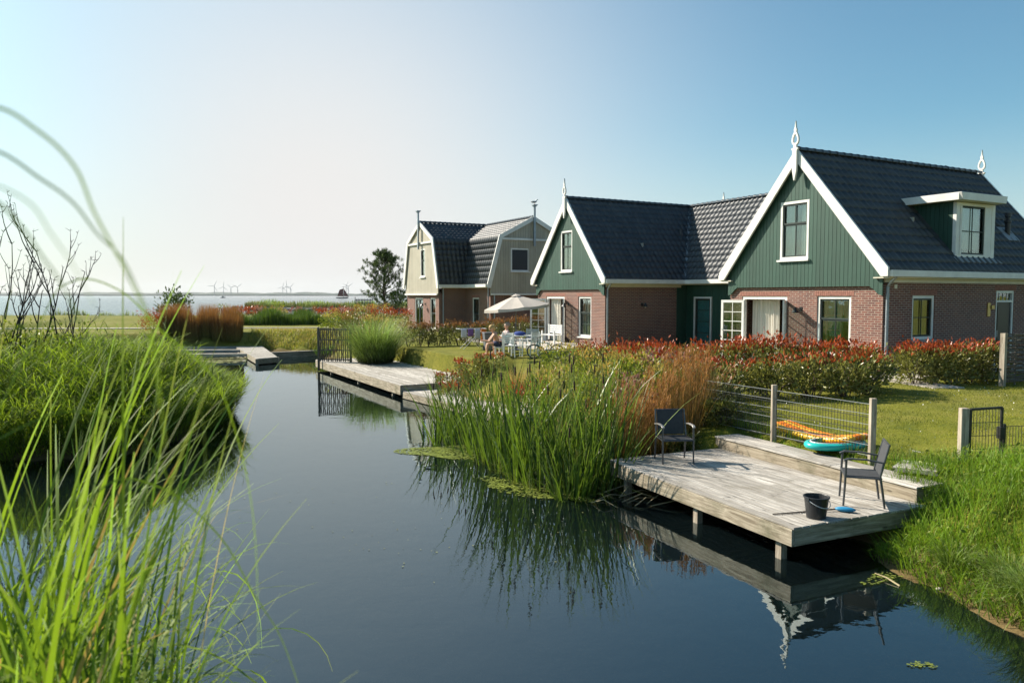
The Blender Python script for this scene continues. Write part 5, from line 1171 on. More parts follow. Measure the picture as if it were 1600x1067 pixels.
# pine
def pine():
    r = empty('pine_tree', (-13.4, 80, T1(-13.4, 80)), 0, 'open-crowned dark pine tree left of the beige house', 'tree'); mb = MB(); H_ = 6.6; tr = [(0, 0, -.1), (.1, 0, 1.2), (-.05, .1, 2.6), (.1, 0, 4.2), (.15, 0, 5.6), (.2, 0, H_)]
    mb.tube(tr, [.16, .14, .12, .09, .05, .02], 8); P = []; D = []
    for k in range(46):
        z = .7+(H_-.9)*(k/45)**.9; a = k*2.4+random.uniform(-.4, .4); L_ = (4.6*(1-(z/H_)**1.15)+.35)*random.uniform(.55, 1.1)*(1 if z > 1.8 else .6); up = random.uniform(.1, .45)+z/H_*.4
        p = Vector((.1, 0, z)); d = Vector((math.cos(a), math.sin(a), up)).normalized(); pts = [p]
        for i in range(5): d = (d+Vector((random.gauss(0, .1), random.gauss(0, .1), .08))).normalized(); p = p+d*L_/5; pts.append(p)
        mb.tube(pts, [.045, .04, .03, .025, .015, .008], 5)
        for i in range(1, 6):
            for q in range(4 if i > 3 else (2 if i > 1 else 0)):
                e = pts[i]+Vector((random.gauss(0, .17), random.gauss(0, .17), random.uniform(-.02, .30))); mb.tube([pts[i], e], [.012, .006], 4)
                for u_ in range(20): P.append(tuple(e+Vector((random.gauss(0, .07), random.gauss(0, .07), random.gauss(0, .09))))); D.append(tuple((e-pts[i]).normalized()+Vector((0, 0, .5))))
    mb.build('trunk', M['bark'], r); P = np.array(P); D = np.array(D); v, f, at = leaves(P, .20+.12*RNG.random(len(P)), .16, D*1.1, np.repeat(RNG.random(len(P)//20+1), 20)[:len(P)]); npmesh('crown', v, f, M['pine'], r, at)
pine()
for i, (x, y, h) in enumerate([(-11.3, 79, 2.6), (-10.0, 81, 3.4)]):
    shrub('dark_bush', f'{["lower", "taller"][i]} dark evergreen bush under the pine tree', 'shrub', (x, y, T1(x, y)), (1.3, 1.1, h), 900, .26, 'pine', stems=5)
#@@P3
# ------------------------------------------------------------------ things on the deck
M.update(mesh_fabric=paint('chair_fabric', (.035, .037, .042), .75, .2, 0, 20), alu=paint('grey_aluminium', (.10, .105, .115), .35, .15, .6), armtop=paint('arm_rest', (.33, .31, .29), .35, .1, .2),
  bucketm=paint('bucket_plastic', (.022, .023, .026), .42, .2), handlew=paint('bucket_handle', (.6, .6, .6), .35), bluep=paint('blue_brush', (.02, .22, .42), .45, .15), stick=paint('dark_stick', (.06, .045, .035), .7),
  orangef=paint('orange_vinyl', (.85, .23, .015), .3, .15), yellowf=paint('yellow_vinyl', (.85, .48, .04), .3, .1), turq=paint('turquoise_vinyl', (.02, .45, .42), .25, .15), redv=paint('red_vinyl', (.45, .06, .04), .35), skin=paint('skin', (.52, .29, .19), .5, .06, 0, 8),
  cloth_pink=paint('pale_shirt', (.55, .38, .36), .9, .1), cloth_navy=paint('navy_cloth', (.03, .04, .09), .9, .15), blond=paint('blond_hair', (.42, .27, .10), .7, .25, 0, 30), grey_hair=paint('grey_hair', (.25, .2, .16), .7, .25, 0, 30),
  chairw=paint('white_plastic', (.72, .72, .71), .4, .04), parasol=paint('parasol_canvas', (.44, .395, .35), .85, .06), grey=paint('grey_plastic', (.12, .13, .15), .5, .1), bluec=paint('blue_cushion', (.02, .05, .22), .85, .1), tyre=paint('rubber', (.02, .02, .02), .8),
  bikef=paint('bicycle_paint', (.12, .28, .30), .35, .1), towelo=paint('orange_towel', (.75, .2, .04), .95, .1), towelw=paint('pale_towel', (.55, .55, .62), .95, .1), towelp=paint('violet_towel', (.2, .1, .3), .95, .1), gullw=paint('gull_white', (.75, .75, .75), .8), gullg=paint('gull_grey', (.3, .32, .35), .8),
  turbine=paint('turbine_white', (.20, .21, .23), .6, .05), shore=paint('far_shore_trees', (.03, .05, .035), .95, .3, 0, .01), hull=paint('boat_hull', (.03, .03, .035), .5), sail=paint('brown_sail', (.16, .035, .03), .85, .15))
def deck_chair(label, loc, rz, group):
    r = empty('garden_chair', loc, rz, label, 'chair', group); W = .27
    sb = MB(); sb.box(-W+.03, W-.03, -.24, .22, .415, .428); sb.build('seat', M['mesh_fabric'], r, bevel=.004)
    bk = MB(); bk.prism([(.20, .45), (.30, .86), (.313, .857), (.213, .447)], lambda p, q, d: (d, p, q), -W+.035, W-.035); bk.build('backrest', M['mesh_fabric'], r)
    for s in (-1, 1):
        x = s*W
        l = MB(); l.tube([(x, -.25, 0), (x, -.235, .30), (x, -.225, .64)], [.014, .016, .016], 8); l.build('leg', M['alu'], r)
        l = MB(); l.tube([(x, .27, 0), (x, .235, .25), (x*.99, .205, .44), (x*.96, .31, .88)], [.014, .017, .017, .015], 8); l.build('leg', M['alu'], r)
        a = MB(); pts = [(-.26, .645), (-.20, .672), (.02, .672), (.24, .640)]
        a.prism([(p, q) for p, q in pts]+[(p, q-.02) for p, q in pts[::-1]], lambda p, q, d: (d, p, q), x-.024, x+.024); a.build('armrest', M['armtop'] if 'left' in label else M['alu'], r, bevel=.004)
    f = MB()
    for a, b in (((-W, -.235, .41), (W, -.235, .41)), ((-W, .22, .41), (W, .22, .41)), ((-W, -.235, .41), (-W, .22, .41)), ((W, -.235, .41), (W, .22, .41)), ((-W*.96, .31, .87), (W*.96, .31, .87))): f.tube([a, b], .014, 6)
    f.build('seat_frame', M['alu'], r)
    return r
deck_chair('dark mesh armchair standing on the deck in front of the feather grass, left one', (2.84, 13.24, -.60), .08, 'armchairs on the chair deck')
deck_chair('dark mesh armchair seen side-on at the front end of the deck, beside the bucket', (4.90, 10.58, -.60), R(-108), 'armchairs on the chair deck')
b_ = empty('bucket', (3.98, 9.84, -.598), .5, 'black plastic bucket with a pale handle on the deck', 'bucket')
m_ = MB(); m_.lathe([(0, .003), (.115, .003), (.12, .0), (.155, .27), (.168, .272), (.168, .285), (.155, .288), (.148, .28), (.113, .012), (0, .012)], n=28); m_.build('body', M['bucketm'], b_, smooth=False)
m_ = MB(); m_.tube([(.168*math.cos(a), -.0-.172*abs(math.sin(a)), .262-.10*math.sin(a)) for a in [math.pi*i/16 for i in range(17)]], .005, 6); m_.build('handle', M['handlew'], b_, smooth=True)
for s in (-1, 1):
    m_ = MB(); m_.box(s*.150, s*.178, -.025, .025, .235, .283); m_.build('handle_lug', M['bucketm'], b_)
br = empty('scrub_brush', (4.42, 10.12, -.598), math.atan2(-.07, .20), 'blue brush head with a thin dark stick lying behind the bucket', 'brush')
m_ = MB(); m_.ball((.06, 0, .035), 1, 14, 8, (.135, .055, .033)); m_.build('brush_head', M['bluep'], br, smooth=True)
m_ = MB(); m_.tube([(-.05, 0, .03), (-.45, -.22, .014), (-.86, -.48, .012)], [.010, .010, .008], 6); m_.build('stick', M['stick'], br)
def inflatables():
    r = empty('air_mattress', (5.50, 13.55, T1(5.5, 13.6)-.06), math.atan2(-.83, .55), 'crumpled orange and yellow inflatable mattress lying behind the wire fence', 'inflatable')
    for k in range(5):
        pts = []; rs = []
        for i in range(33):
            t = i/32; x = -.85+1.7*t; sag = .10*math.cos(t*6.2)+.07*math.sin(t*3.1+k*.2); pts.append((x, (k-2)*.105+.05*math.sin(t*5), .10+.05*sag+.14*(abs(t-.5)*2)**2)); rs.append(.056*(1+.10*math.sin(i*2.1))*(1 if 0 < i < 32 else .4))
        m_ = MB(); m_.tube(pts, rs, 10); m_.build('air_chamber', M['yellowf' if k in (0, 3) else 'orangef'], r, smooth=True)
    r = empty('swim_ring', (5.55, 12.98, T1(5.5, 12.95)+.0), .3, 'turquoise inflatable boat with a red inside, lying in front of the orange mattress', 'inflatable')
    m_ = MB(); m_.tube([(.52*math.cos(a), .30*math.sin(a), .06) for a in [2*math.pi*i/36 for i in range(36)]], .058, 12, closed=True); m_.build('tube', M['turq'], r, smooth=True)
    m_ = MB(); m_.lathe([(0, .05), (.45, .05), (.46, .03)], n=24); o = m_.build('floor', M['redv'], r); o.scale = (1, .55, 1)
    m_ = MB(); m_.tube([(.47*math.cos(a), .26*math.sin(a), .118) for a in [2*math.pi*i/30 for i in range(30)]], .010, 6, closed=True); m_.build('rope', M['chairw'], r)
inflatables()
# ------------------------------------------------------------------ terrace by the middle house
def parasol():
    r = empty('parasol', (.16, 31.6, .03), .2, 'large taupe parasol open on the terrace of the middle house', 'parasol'); n = 8
    tilt = Matrix.Rotation(-.10, 4, 'Y'); top = Vector((.0, 0, 2.28))
    def tp(v): return top+(tilt @ (Vector(v)-Vector((0, 0, 0))))
    mb = MB(); rim = [(1.38*math.cos(2*math.pi*i/n), 1.38*math.sin(2*math.pi*i/n), -.47) for i in range(n)]
    rows = []
    for q in range(7):
        t = q/6; row = []
        for i in range(n*4):
            a = 2*math.pi*i/(n*4); k = (i % 4)/4; sc_ = math.cos(math.pi/n)/math.cos((k-.5)*2*math.pi/n) if k else 1
            rr = 1.38*t*(sc_ if i % 4 else 1); sag = -.035*math.sin(k*math.pi)*t; row.append(tp((rr*math.cos(a), rr*math.sin(a), -.47*t**1.08+sag)))
        rows.append(row)
    vs = [v for row in rows for v in row]; m4 = n*4
    mb.add(vs, [(i*m4+j, (i+1)*m4+j, (i+1)*m4+(j+1) % m4, i*m4+(j+1) % m4) for i in range(6) for j in range(m4)]); ca = mb.build('canopy', M['parasol'], r)
    mo = ca.modifiers.new('s', 'SOLIDIFY'); mo.thickness = .008
    vl = MB(); row = rows[-1]; low = [v+Vector((0, 0, -.13+.03*math.sin((j % 4)/4*math.pi))) for j, v in enumerate(row)]; vl.add(row+low, [(j, (j+1) % m4, m4+(j+1) % m4, m4+j) for j in range(m4)]); vo = vl.build('valance', M['parasol'], ca); vo.modifiers.new('s', 'SOLIDIFY').thickness = .006
    cp = MB(); cp.add([tp((.22*math.cos(2*math.pi*i/8), .22*math.sin(2*math.pi*i/8), -.03)) for i in range(8)]+[tp((0, 0, .06))], [(i, (i+1) % 8, 8) for i in range(8)]); cp.build('vent_cap', M['parasol'], ca)
    for i in range(n):
        rb = MB(); rb.tube([tp((0, 0, -.04)), tp((rim[i][0]*.98, rim[i][1]*.98, rim[i][2]-.02))], .010, 5); rb.build('rib', M['grey'], r)
    pl = MB(); pl.tube([(0, 0, 0), (0, 0, 2.30)], .024, 10); pl.build('pole', M['grey'], r); bs = MB(); bs.lathe([(0, 0), (.27, 0), (.27, .05), (.08, .09), (.04, .3), (0, .3)]); bs.build('base', M['grey'], r)
parasol()
def white_chair(label, loc, rz):
    r = empty('terrace_chair', loc, rz, label, 'chair', 'white terrace chairs under the parasol')
    s = MB()
    for i in range(7): s.box(-.23, .23, -.22+i*.065, -.165+i*.065, .41, .43)
    s.build('seat', M['chairw'], r); b = MB()
    for i in range(6): z = .50+i*.07; b.box(-.22, .22, .235+i*.014, .255+i*.014, z, z+.05)
    b.build('backrest', M['chairw'], r)
    for x in (-.25, .25):
        for y0, y1, h in ((-.22, -.22, .63), (.24, .33, .92)):
            l = MB(); l.bar((x, y0, 0), (x, y1, h), .04, .035); l.build('leg', M['chairw'], r)
        a = MB(); a.box(x-.035, x+.035, -.25, .27, .63, .655); a.build('armrest', M['chairw'], r)
    return r
white_chair('white slatted terrace chair nearest the seated people, seen from behind', (.05, 28.3, .03), 2.5)
white_chair('white slatted terrace chair between table and bicycle', (.62, 28.55, .03), -2.2)
white_chair('white terrace chair on the far side of the table, below the parasol', (.75, 31.0, .03), -.3)
t_ = empty('terrace_table', (.35, 29.7, .03), .1, 'white slatted table on the terrace, between the white chairs', 'table'); m_ = MB()
for i in range(9): m_.box(-.8, .8, -.42+i*.093, -.335+i*.093, .70, .73)
m_.build('tabletop', M['chairw'], t_)
for x in (-.7, .7):
    for y in (-.34, .34): m_ = MB(); m_.box(x-.03, x+.03, y-.03, y+.03, 0, .70); m_.build('leg', M['chairw'], t_)
m_ = MB(); m_.ball((0, 0, .0), 1, 14, 8, (.24, .22, .09)); o = m_.build('cushion', M['bluec'], None, smooth=True); o.location = (.3, 29.6, .83); tag(o, 'dark blue cushion lying on the white terrace table', 'cushion')
m_ = MB(); m_.ball((0, 0, .0), 1, 14, 8, (.22, .20, .08)); o = m_.build('cushion', M['bluec'], None, smooth=True); o.location = (.72, 31.0, .54); tag(o, 'blue cushion on the seat of the far white terrace chair', 'cushion')
# wheeled bin and drying rack
r = empty('wheeled_bin', (-.93, 31.9, .0), .25, 'dark grey wheeled bin with lid standing beside the seated people', 'bin'); m_ = MB()
m_.prism([(-.20, .04), (.20, .04), (.27, .72), (-.27, .72)], lambda p, q, d: (p, d, q), -.22, .24); m_.build('body', M['grey'], r, bevel=.015)
m_ = MB(); m_.box(-.29, .29, -.25, .29, .722, .765); m_.box(-.24, .24, .29, .33, .70, .74); m_.build('lid', M['grey'], r, bevel=.012)
for x in (-.22, .22): m_ = MB(); m_.tube([(x-.02, .22, .09), (x+.02, .22, .09)], .09, 14); m_.build('wheel', M['tyre'], r)
r = empty('drying_rack', (-1.75, 32.8, .0), .35, 'white folding clothes rack left of the grey bin', 'clothes rack'); m_ = MB()
for y in (-.25, .25):
    for s in (-1, 1): m_.tube([(-.45*s, y, 0), (.45*s, y, .88)], .011, 6)
m_.build('legs', M['chairw'], r); m_ = MB()
for i in range(8): m_.tube([(-.6, -.28+.08*i, .88), (.6, -.28+.08*i, .88)], .005, 5)
for x in (-.6, .6): m_.tube([(x, -.28, .88), (x, .28, .88)], .010, 6)
m_.build('wires', M['chairw'], r)
for i, (x, mt, c, ln) in enumerate([(-.42, 'towelw', 'pale', .38), (-.12, 'towelp', 'violet', .32), (.18, 'towelw', 'greyish white', .45), (.46, 'towelo', 'bright orange', .55)]):
    m_ = MB(); pts = []
    for j in range(7):
        for z in range(5): pts.append((-.12+.04*j, -.012-.03*math.sin(j*1.3)*z/4, .0-ln*z/4))
    m_.add(pts, [(j*5+z, (j+1)*5+z, (j+1)*5+z+1, j*5+z+1) for j in range(6) for z in range(4)]); o = m_.build('towel', M[mt], None, smooth=True); o.modifiers.new('s', 'SOLIDIFY').thickness = .012
    o.rotation_euler = (0, 0, .35); v_ = Matrix.Rotation(.35, 3, 'Z') @ Vector((x, -.29, .885)); o.location = (-1.75+v_.x, 32.8+v_.y, v_.z); tag(o, f'{c} towel hanging from the clothes rack beside the bin', 'towel')
def bicycle():
    r = empty('bicycle', (1.2, 27.5, .03), -.25, 'small blue-grey bicycle parked before the white terrace chairs', 'bicycle'); R_ = .25; w1, w2 = (-.42, 0, R_), (.42, 0, R_)
    for c in (w1, w2):
        m_ = MB(); m_.tube([(c[0]+R_*math.cos(a), 0, c[2]+R_*math.sin(a)) for a in [2*math.pi*i/28 for i in range(28)]], .020, 7, closed=True); wl = m_.build('wheel', M['tyre'], r, smooth=True)
        m_ = MB(); m_.tube([(c[0]+(R_-.03)*math.cos(a), 0, c[2]+(R_-.03)*math.sin(a)) for a in [2*math.pi*i/28 for i in range(28)]], .009, 5, closed=True)
        for i in range(14): a = 2*math.pi*i/14; m_.tube([(c[0], .01*(-1)**i, c[2]), (c[0]+(R_-.03)*math.cos(a), 0, c[2]+(R_-.03)*math.sin(a))], .002, 4)
        m_.build('rim', M['zinc'], wl)
    bb = (.02, 0, .24); st = (.10, 0, .56); hd = (-.30, 0, .58); m_ = MB()
    for a, b in ((bb, st), (st, hd), (bb, (-.32, 0, .52)), (st, w2), (bb, w2), (hd, (-.33, 0, .48)), ((-.33, 0, .48), w1)): m_.tube([a, b], .015, 8)
    m_.build('frame', M['bikef'], r); m_ = MB(); m_.tube([st, (.13, 0, .66)], .012, 6); m_.ball((.13, 0, .68), 1, 10, 6, (.12, .06, .025)); m_.build('saddle', M['tyre'], r)
    m_ = MB(); m_.tube([hd, (-.27, 0, .74)], .012, 6); m_.tube([(-.20, -.25, .76), (-.27, -.14, .75), (-.27, .14, .75), (-.20, .25, .76)], .012, 6); m_.build('handlebar', M['tyre'], r)
    m_ = MB(); m_.tube([(bb[0], -.03, bb[2]), (bb[0], .03, bb[2])], .06, 14)
    for s in (-1, 1): m_.bar((bb[0], .04*s, bb[2]), (bb[0]+.1*s, .05*s, bb[2]-.1*s), .015); m_.bar((bb[0]+.1*s, .05*s, bb[2]-.1*s), (bb[0]+.1*s, .13*s, bb[2]-.1*s), .04, .015)
    m_.build('crank', M['black'], r)
bicycle()
def seated(label, loc, rz, lean, arm, hairm, topm, shortm):
    """seated figure facing local -y; lean = forward bend of the trunk"""
    r = empty('person', loc, rz, label, 'person')
    V = []; E = []; Rr = []
    def v(p, q): V.append(Vector(p)); Rr.append(q); return len(V)-1
    def e(a, b): E.append((a, b))
    sl_, cl_ = math.sin(lean), math.cos(lean)
    def tk(x, y, z): return (x, -.0-sl_*z+cl_*y, .46+cl_*z+sl_*y*.5)
    pel = v((0, 0, .46), .13); w1 = v(tk(0, 0, .16), .115); ch = v(tk(0, -.01, .34), .135); nb = v(tk(0, 0, .46), .075); nk = v(tk(0, -.01, .53), .052); hd1 = v(tk(0, -.03, .60), .078); hd2 = v(tk(0, -.02, .69), .098); hd3 = v(tk(0, -.01, .76), .06)
    for a, b in ((pel, w1), (w1, ch), (ch, nb), (nb, nk), (nk, hd1), (hd1, hd2), (hd2, hd3)): e(a, b)
    ns = v(tk(0, -.135, .655), .014); e(hd2, ns)
    for s in (-1, 1):
        er = v(tk(.092*s, .0, .66), .018); e(hd2, er)
        sh = v(tk(.18*s, 0, .42), .058); el = v(arm['el'](s), .040); wr = v(arm['wr'](s), .027); pm = v(arm['pm'](s), .030); e(ch, sh); e(sh, el); e(el, wr); e(wr, pm)
        d = (Vector(arm['pm'](s))-Vector(arm['wr'](s))).normalized(); sd = Vector((1, 0, 0)); dn = Vector((0, 0, -1))
        for k, ln in enumerate((.062, .072, .067, .052)):
            a1 = v(Vector(arm['pm'](s))+d*.035+sd*(k-1.5)*.02, .0095); a2 = v(Vector(arm['pm'](s))+d*(.035+ln*.6)+sd*(k-1.5)*.022+dn*.008, .0085); a3 = v(Vector(arm['pm'](s))+d*(.035+ln)+sd*(k-1.5)*.022+dn*.026, .0075); e(pm, a1); e(a1, a2); e(a2, a3)
        t1 = v(Vector(arm['pm'](s))-d*.01-sd*s*.045+dn*.01, .010); t2 = v(Vector(arm['pm'](s))+d*.025-sd*s*.06+dn*.02, .008); e(pm, t1); e(t1, t2)
        hp_ = v((.10*s, -.04, .45), .092); kn = v((.13*s, -.44, .47), .060); cf = v((.13*s, -.47, .30), .056); an = v((.12*s, -.47, .09), .036); ft = v((.13*s, -.56, .04), .036); to = v((.135*s, -.66, .03), .026)
        for a, b in ((pel, hp_), (hp_, kn), (kn, cf), (cf, an), (an, ft), (ft, to)): e(a, b)
    me = bpy.data.meshes.new('body'); me.from_pydata(V, E, []); o = link_mesh('body', me, M['skin'], r)
    sk = o.modifiers.new('skin', 'SKIN'); sk.use_smooth_shade = True; sv = me.skin_vertices[0].data if me.skin_vertices else None
    if sv is None:
        bpy.context.view_layer.objects.active = o; o.select_set(True); bpy.ops.mesh.customdata_skin_add(); sv = me.skin_vertices[0].data
    for i, q in enumerate(Rr): sv[i].radius = (q, q)
    sv[0].use_root = True; sb = o.modifiers.new('sub', 'SUBSURF'); sb.levels = sb.render_levels = 2
    hr = MB(); c = Vector(tk(0, .015, .715)); hr.ball(c, 1, 14, 9, (.108, .118, .105)); 
    if hairm == 'blond': hr.ball(Vector(tk(0, .08, .64)), 1, 10, 7, (.085, .06, .10))
    hr.build('hair', M[hairm], r, smooth=True)
    for s in (-1, 1): ey = MB(); ey.ball(tk(.036*s, -.112, .685), .011, 8, 6); ey.build('eye', M['black'], r)
    mt_ = MB(); mt_.ball(tk(0, -.108, .605), 1, 8, 5, (.026, .012, .007)); mt_.build('mouth', M['redv'], r)
    if topm:
        tp = MB(); rings = [(.02, .155, .125), (.12, .140, .118), (.24, .160, .130), (.34, .185, .140), (.42, .170, .115), (.47, .09, .08)]; vs = []
        for z, rx, ry in rings:
            for j in range(16): a = 2*math.pi*j/16; vs.append(tk(rx*math.cos(a), ry*math.sin(a), z))
        tp.add(vs, [(i*16+j, i*16+(j+1) % 16, (i+1)*16+(j+1) % 16, (i+1)*16+j) for i in range(5) for j in range(16)]); 
        for s in (-1, 1): tp.tube([tk(.13*s, 0, .41), Vector(tk(.18*s, 0, .42)).lerp(Vector(arm['el'](s)), .15), Vector(tk(.18*s, 0, .42)).lerp(Vector(arm['el'](s)), .5)], [.075, .074, .064], 12, caps=False)
        tp.build('shirt', M[topm], r, smooth=True)
    sh_ = MB(); sh_.ball((0, .0, .45), 1, 14, 8, (.175, .145, .115))
    for s in (-1, 1): sh_.tube([(.09*s, -.02, .46), (.11*s, -.22, .475)], [.115, .095], 12)
    sh_.build('shorts', M[shortm], r, smooth=True)
    return r
up = dict(el=lambda s: (.25*s, -.12, .70), wr=lambda s: (.20*s, -.34, .62), pm=lambda s: (.19*s, -.40, .58))
fwd = dict(el=lambda s: (.20*s, -.40, .56), wr=lambda s: (.10*s, -.58, .60), pm=lambda s: (.08*s, -.64, .60))
seated('person in a pale pink top leaning back in a low terrace seat', (-.24, 30.6, -.03), -1.25, -.08, up, 'grey_hair', 'cloth_pink', 'cloth_navy')
seated('fair-haired person without a shirt bent forward on a low stool', (-.52, 30.0, -.06), -1.45, .42, fwd, 'blond', None, 'cloth_navy')
r = empty('lounge_chair', (-.24, 30.6, -.0), -1.25, 'low white garden seat under the person leaning back', 'chair'); m_ = MB(); m_.box(-.27, .27, -.24, .22, .27, .32); m_.build('seat', M['chairw'], r, bevel=.01)
m_ = MB(); m_.prism([(.20, .30), (.32, .80), (.35, .80), (.23, .30)], lambda p, q, d: (d, p, q), -.25, .25); m_.build('backrest', M['chairw'], r, bevel=.01)
for x in (-.24, .24):
    for y in (-.2, .2): m_ = MB(); m_.box(x-.02, x+.02, y-.02, y+.02, 0, .27); m_.build('leg', M['chairw'], r)
r = empty('low_stool', (-.52, 30.0, -.0), -1.45, 'low white stool under the fair-haired person', 'stool'); m_ = MB(); m_.box(-.2, .2, -.18, .18, .24, .29); m_.build('seat', M['chairw'], r, bevel=.01)
for x in (-.16, .16):
    for y in (-.14, .14): m_ = MB(); m_.box(x-.02, x+.02, y-.02, y+.02, 0, .24); m_.build('leg', M['chairw'], r)
for lb_, a_, b2 in (('low white bench seen through the open door leaf of the middle house', -1.3, 16.4),):
    v_ = hl(a_, b2); r = empty('garden_bench', (v_[0], v_[1], .03), TH+math.pi/2, lb_, 'bench'); m_ = MB()
    for i in range(5): m_.box(-.6, .6, -.2+i*.085, -.13+i*.085, .42, .45)
    m_.build('seat', M['chairw'], r); m_ = MB()
    for i in range(4): m_.box(-.6, .6, -.24, -.215, .52+i*.1, .59+i*.1)
    m_.build('backrest', M['chairw'], r)
    for x in (-.55, .55):
        for y, h in ((-.22, .92), (.18, .62)): l = MB(); l.box(x-.03, x+.03, y-.03, y+.03, 0, h); l.build('leg', M['chairw'], r)
# gull on the post of the beige house
r = empty('gull', GULL, .4, 'small gull perched on the gable post of the beige house', 'bird'); m_ = MB()
m_.tube([(-.20, 0, .10), (-.10, 0, .13), (.02, 0, .16), (.10, 0, .20), (.13, 0, .26), (.17, 0, .30), (.21, 0, .295), (.26, 0, .285)], [.012, .05, .07, .06, .04, .042, .025, .006], 10); m_.build('body', M['gullw'], r, smooth=True)
for s in (-1, 1):
    m_ = MB(); m_.ball((-.06, .06*s, .16), 1, 10, 6, (.17, .018, .05)); m_.build('wing', M['gullg'], r, smooth=True)
    m_ = MB(); m_.tube([(.02, .025*s, 0), (.01, .025*s, .10)], .006, 5); m_.build('leg', M['towelo'], r)
# ------------------------------------------------------------------ far things on and beyond the lake
def far_shore():
    n = 420; x = np.linspace(-7600, 1500, n); y0 = 6300+300*np.sin(x*.0009); h = 15+7*np.abs(np.sin(x*.0031))+6*np.abs(np.sin(x*.013+1))+4*RNG.random(n); h[(x > -1500) & (x < -900)] *= .7
    lay = [(0, -3), (0, .35), (60, .8), (140, 1), (420, .9), (500, -3)]; V = []
    for dy, f_ in lay: V.append(np.stack([x, y0+dy, (h*f_ if f_ > 0 else np.full(n, -3.))], 1))
    V = np.concatenate(V); k = len(lay); i = np.arange(n*k).reshape(k, n); F_ = np.stack([i[:-1, :-1], i[:-1, 1:], i[1:, 1:], i[1:, :-1]], 2).reshape(-1, 4)
    tag(npmesh('far_shore', V, F_, M['shore'], smooth=False), kind='structure')
far_shore()
turb = None
def make_turbine():
    r = empty('wind_turbine'); m_ = MB(); m_.tube([(0, 0, 0), (0, 0, 40), (0, 0, 68)], [2.4, 2.0, 1.4], 12); m_.build('tower', M['turbine'], r)
    m_ = MB(); m_.box(-1.8, 1.8, -4, 6, 67.5, 71.5); m_.build('nacelle', M['turbine'], r, bevel=.6)
    m_ = MB(); m_.ball((0, -5, 69.5), 2.0, 10, 7); m_.build('hub', M['turbine'], r)
    return r
def blade_mesh():
    m_ = MB(); m_.prism([(-.9, 1.5), (.9, 1.5), (2.2, 10), (1.2, 30), (.35, 46), (-.25, 46), (-.9, 30), (-1.0, 10)], lambda p, q, d: (p, d, q), -.45, .45); return m_
tb = []
for i, (px_, ph, sc_) in enumerate([(336, .5, 1.12), (349, .15, 1.0), (359.6, 1.2, .95), (368.4, .9, 1.0), (438.4, .3, 1.0), (443.6, 0, 1.08), (448.4, .75, 1.0), (536, .4, 1.05), (538.6, 1.0, 1.1)]):
    yy = 6000 if i != 1 else 5900
    if i == 0: r = make_turbine(); 
    else: r = copy_tree(tb[0])
    tb.append(r); r.location = ((px_-800)/1193*yy, yy+i*18, -1); r.scale = (sc_,)*3
    tag(r, ['leftmost wind turbine beyond the lake', 'second wind turbine from the left on the far shore', 'third wind turbine from the left on the far shore', 'fourth wind turbine, right end of the left group', 'left turbine of the middle group of three', 'middle and tallest turbine of the group of three', 'right turbine of the middle group of three', 'left one of the paired turbines behind the sailing barge', 'right one of the paired turbines behind the sailing barge'][i], 'wind turbine', 'wind turbines beyond the lake')
bmesh_ = blade_mesh().build('blade', M['turbine'], None); bme = bmesh_.data; bpy.data.objects.remove(bmesh_)
for i, r in enumerate(tb):
    ph = [.5, .15, 1.2, .9, .3, 0, .75, .4, 1.0][i]
    for k in range(3):
        o = bpy.data.objects.new('blade', bme); COL.objects.link(o); o.parent = r; o.location = (0, -5, 69.5); o.rotation_euler = (0, ph+k*2*math.pi/3, 0)
r = empty('sailing_barge', (-212, 955, WL), .3, 'dark sailing barge with reddish brown sails on the lake', 'boat'); m_ = MB()
m_.prism([(-8, 1.4), (-7, .0), (6.5, .0), (8.5, 1.8), (7.5, 1.5), (-6, 1.2)], lambda p, q, d: (p, d, q), -1.9, 1.9); m_.build('hull', M['hull'], r)
m_ = MB(); m_.tube([(1.5, 0, 1), (1.5, 0, 14.5)], .2, 6); m_.build('mast', M['hull'], r)
m_ = MB(); m_.prism([(1.2, 2.2), (-6, 2.4), (-3.2, 10.5), (1.2, 12)], lambda p, q, d: (p, d, q), -.04, .04); m_.build('main_sail', M['sail'], r)
m_ = MB(); m_.prism([(1.8, 12.5), (1.8, 2.4), (8, 2.2)], lambda p, q, d: (p, d, q), -.04, .04); m_.build('fore_sail', M['sail'], r)
r = empty('motor_boat', (-410, 1085, WL), .2, 'small low dark motor boat on the lake below the turbines', 'boat'); m_ = MB()
m_.prism([(-3.5, .9), (-3.2, .0), (3, .0), (4, 1.2)], lambda p, q, d: (p, d, q), -1.3, 1.3); m_.build('hull', M['hull'], r); m_ = MB(); m_.box(-1.5, 1.0, -.9, .9, 1.0, 2.2); m_.build('cabin', M['turbine'], r, bevel=.2)
r = empty('palisade', (-33.5, 163, .3), 0, 'dark wooden palisade standing on the breakwater', 'fence'); m_ = MB()
for i in range(12): m_.box(i*.33, i*.33+.12, -.05, .05, 0, 1.25+(.45 if i in (0, 11) else .1*random.random()))
m_.build('pales', M['twig'], r); m_ = MB(); m_.box(0, 3.9, .052, .12, .95, 1.08); m_.box(0, 3.9, .052, .12, .35, .45); m_.build('rails', M['twig'], r)
pth = slab('path', None, [(-36, 52), (-13, 54), (-13, 54.7), (-36, 53)], .04, 'paving', .2)
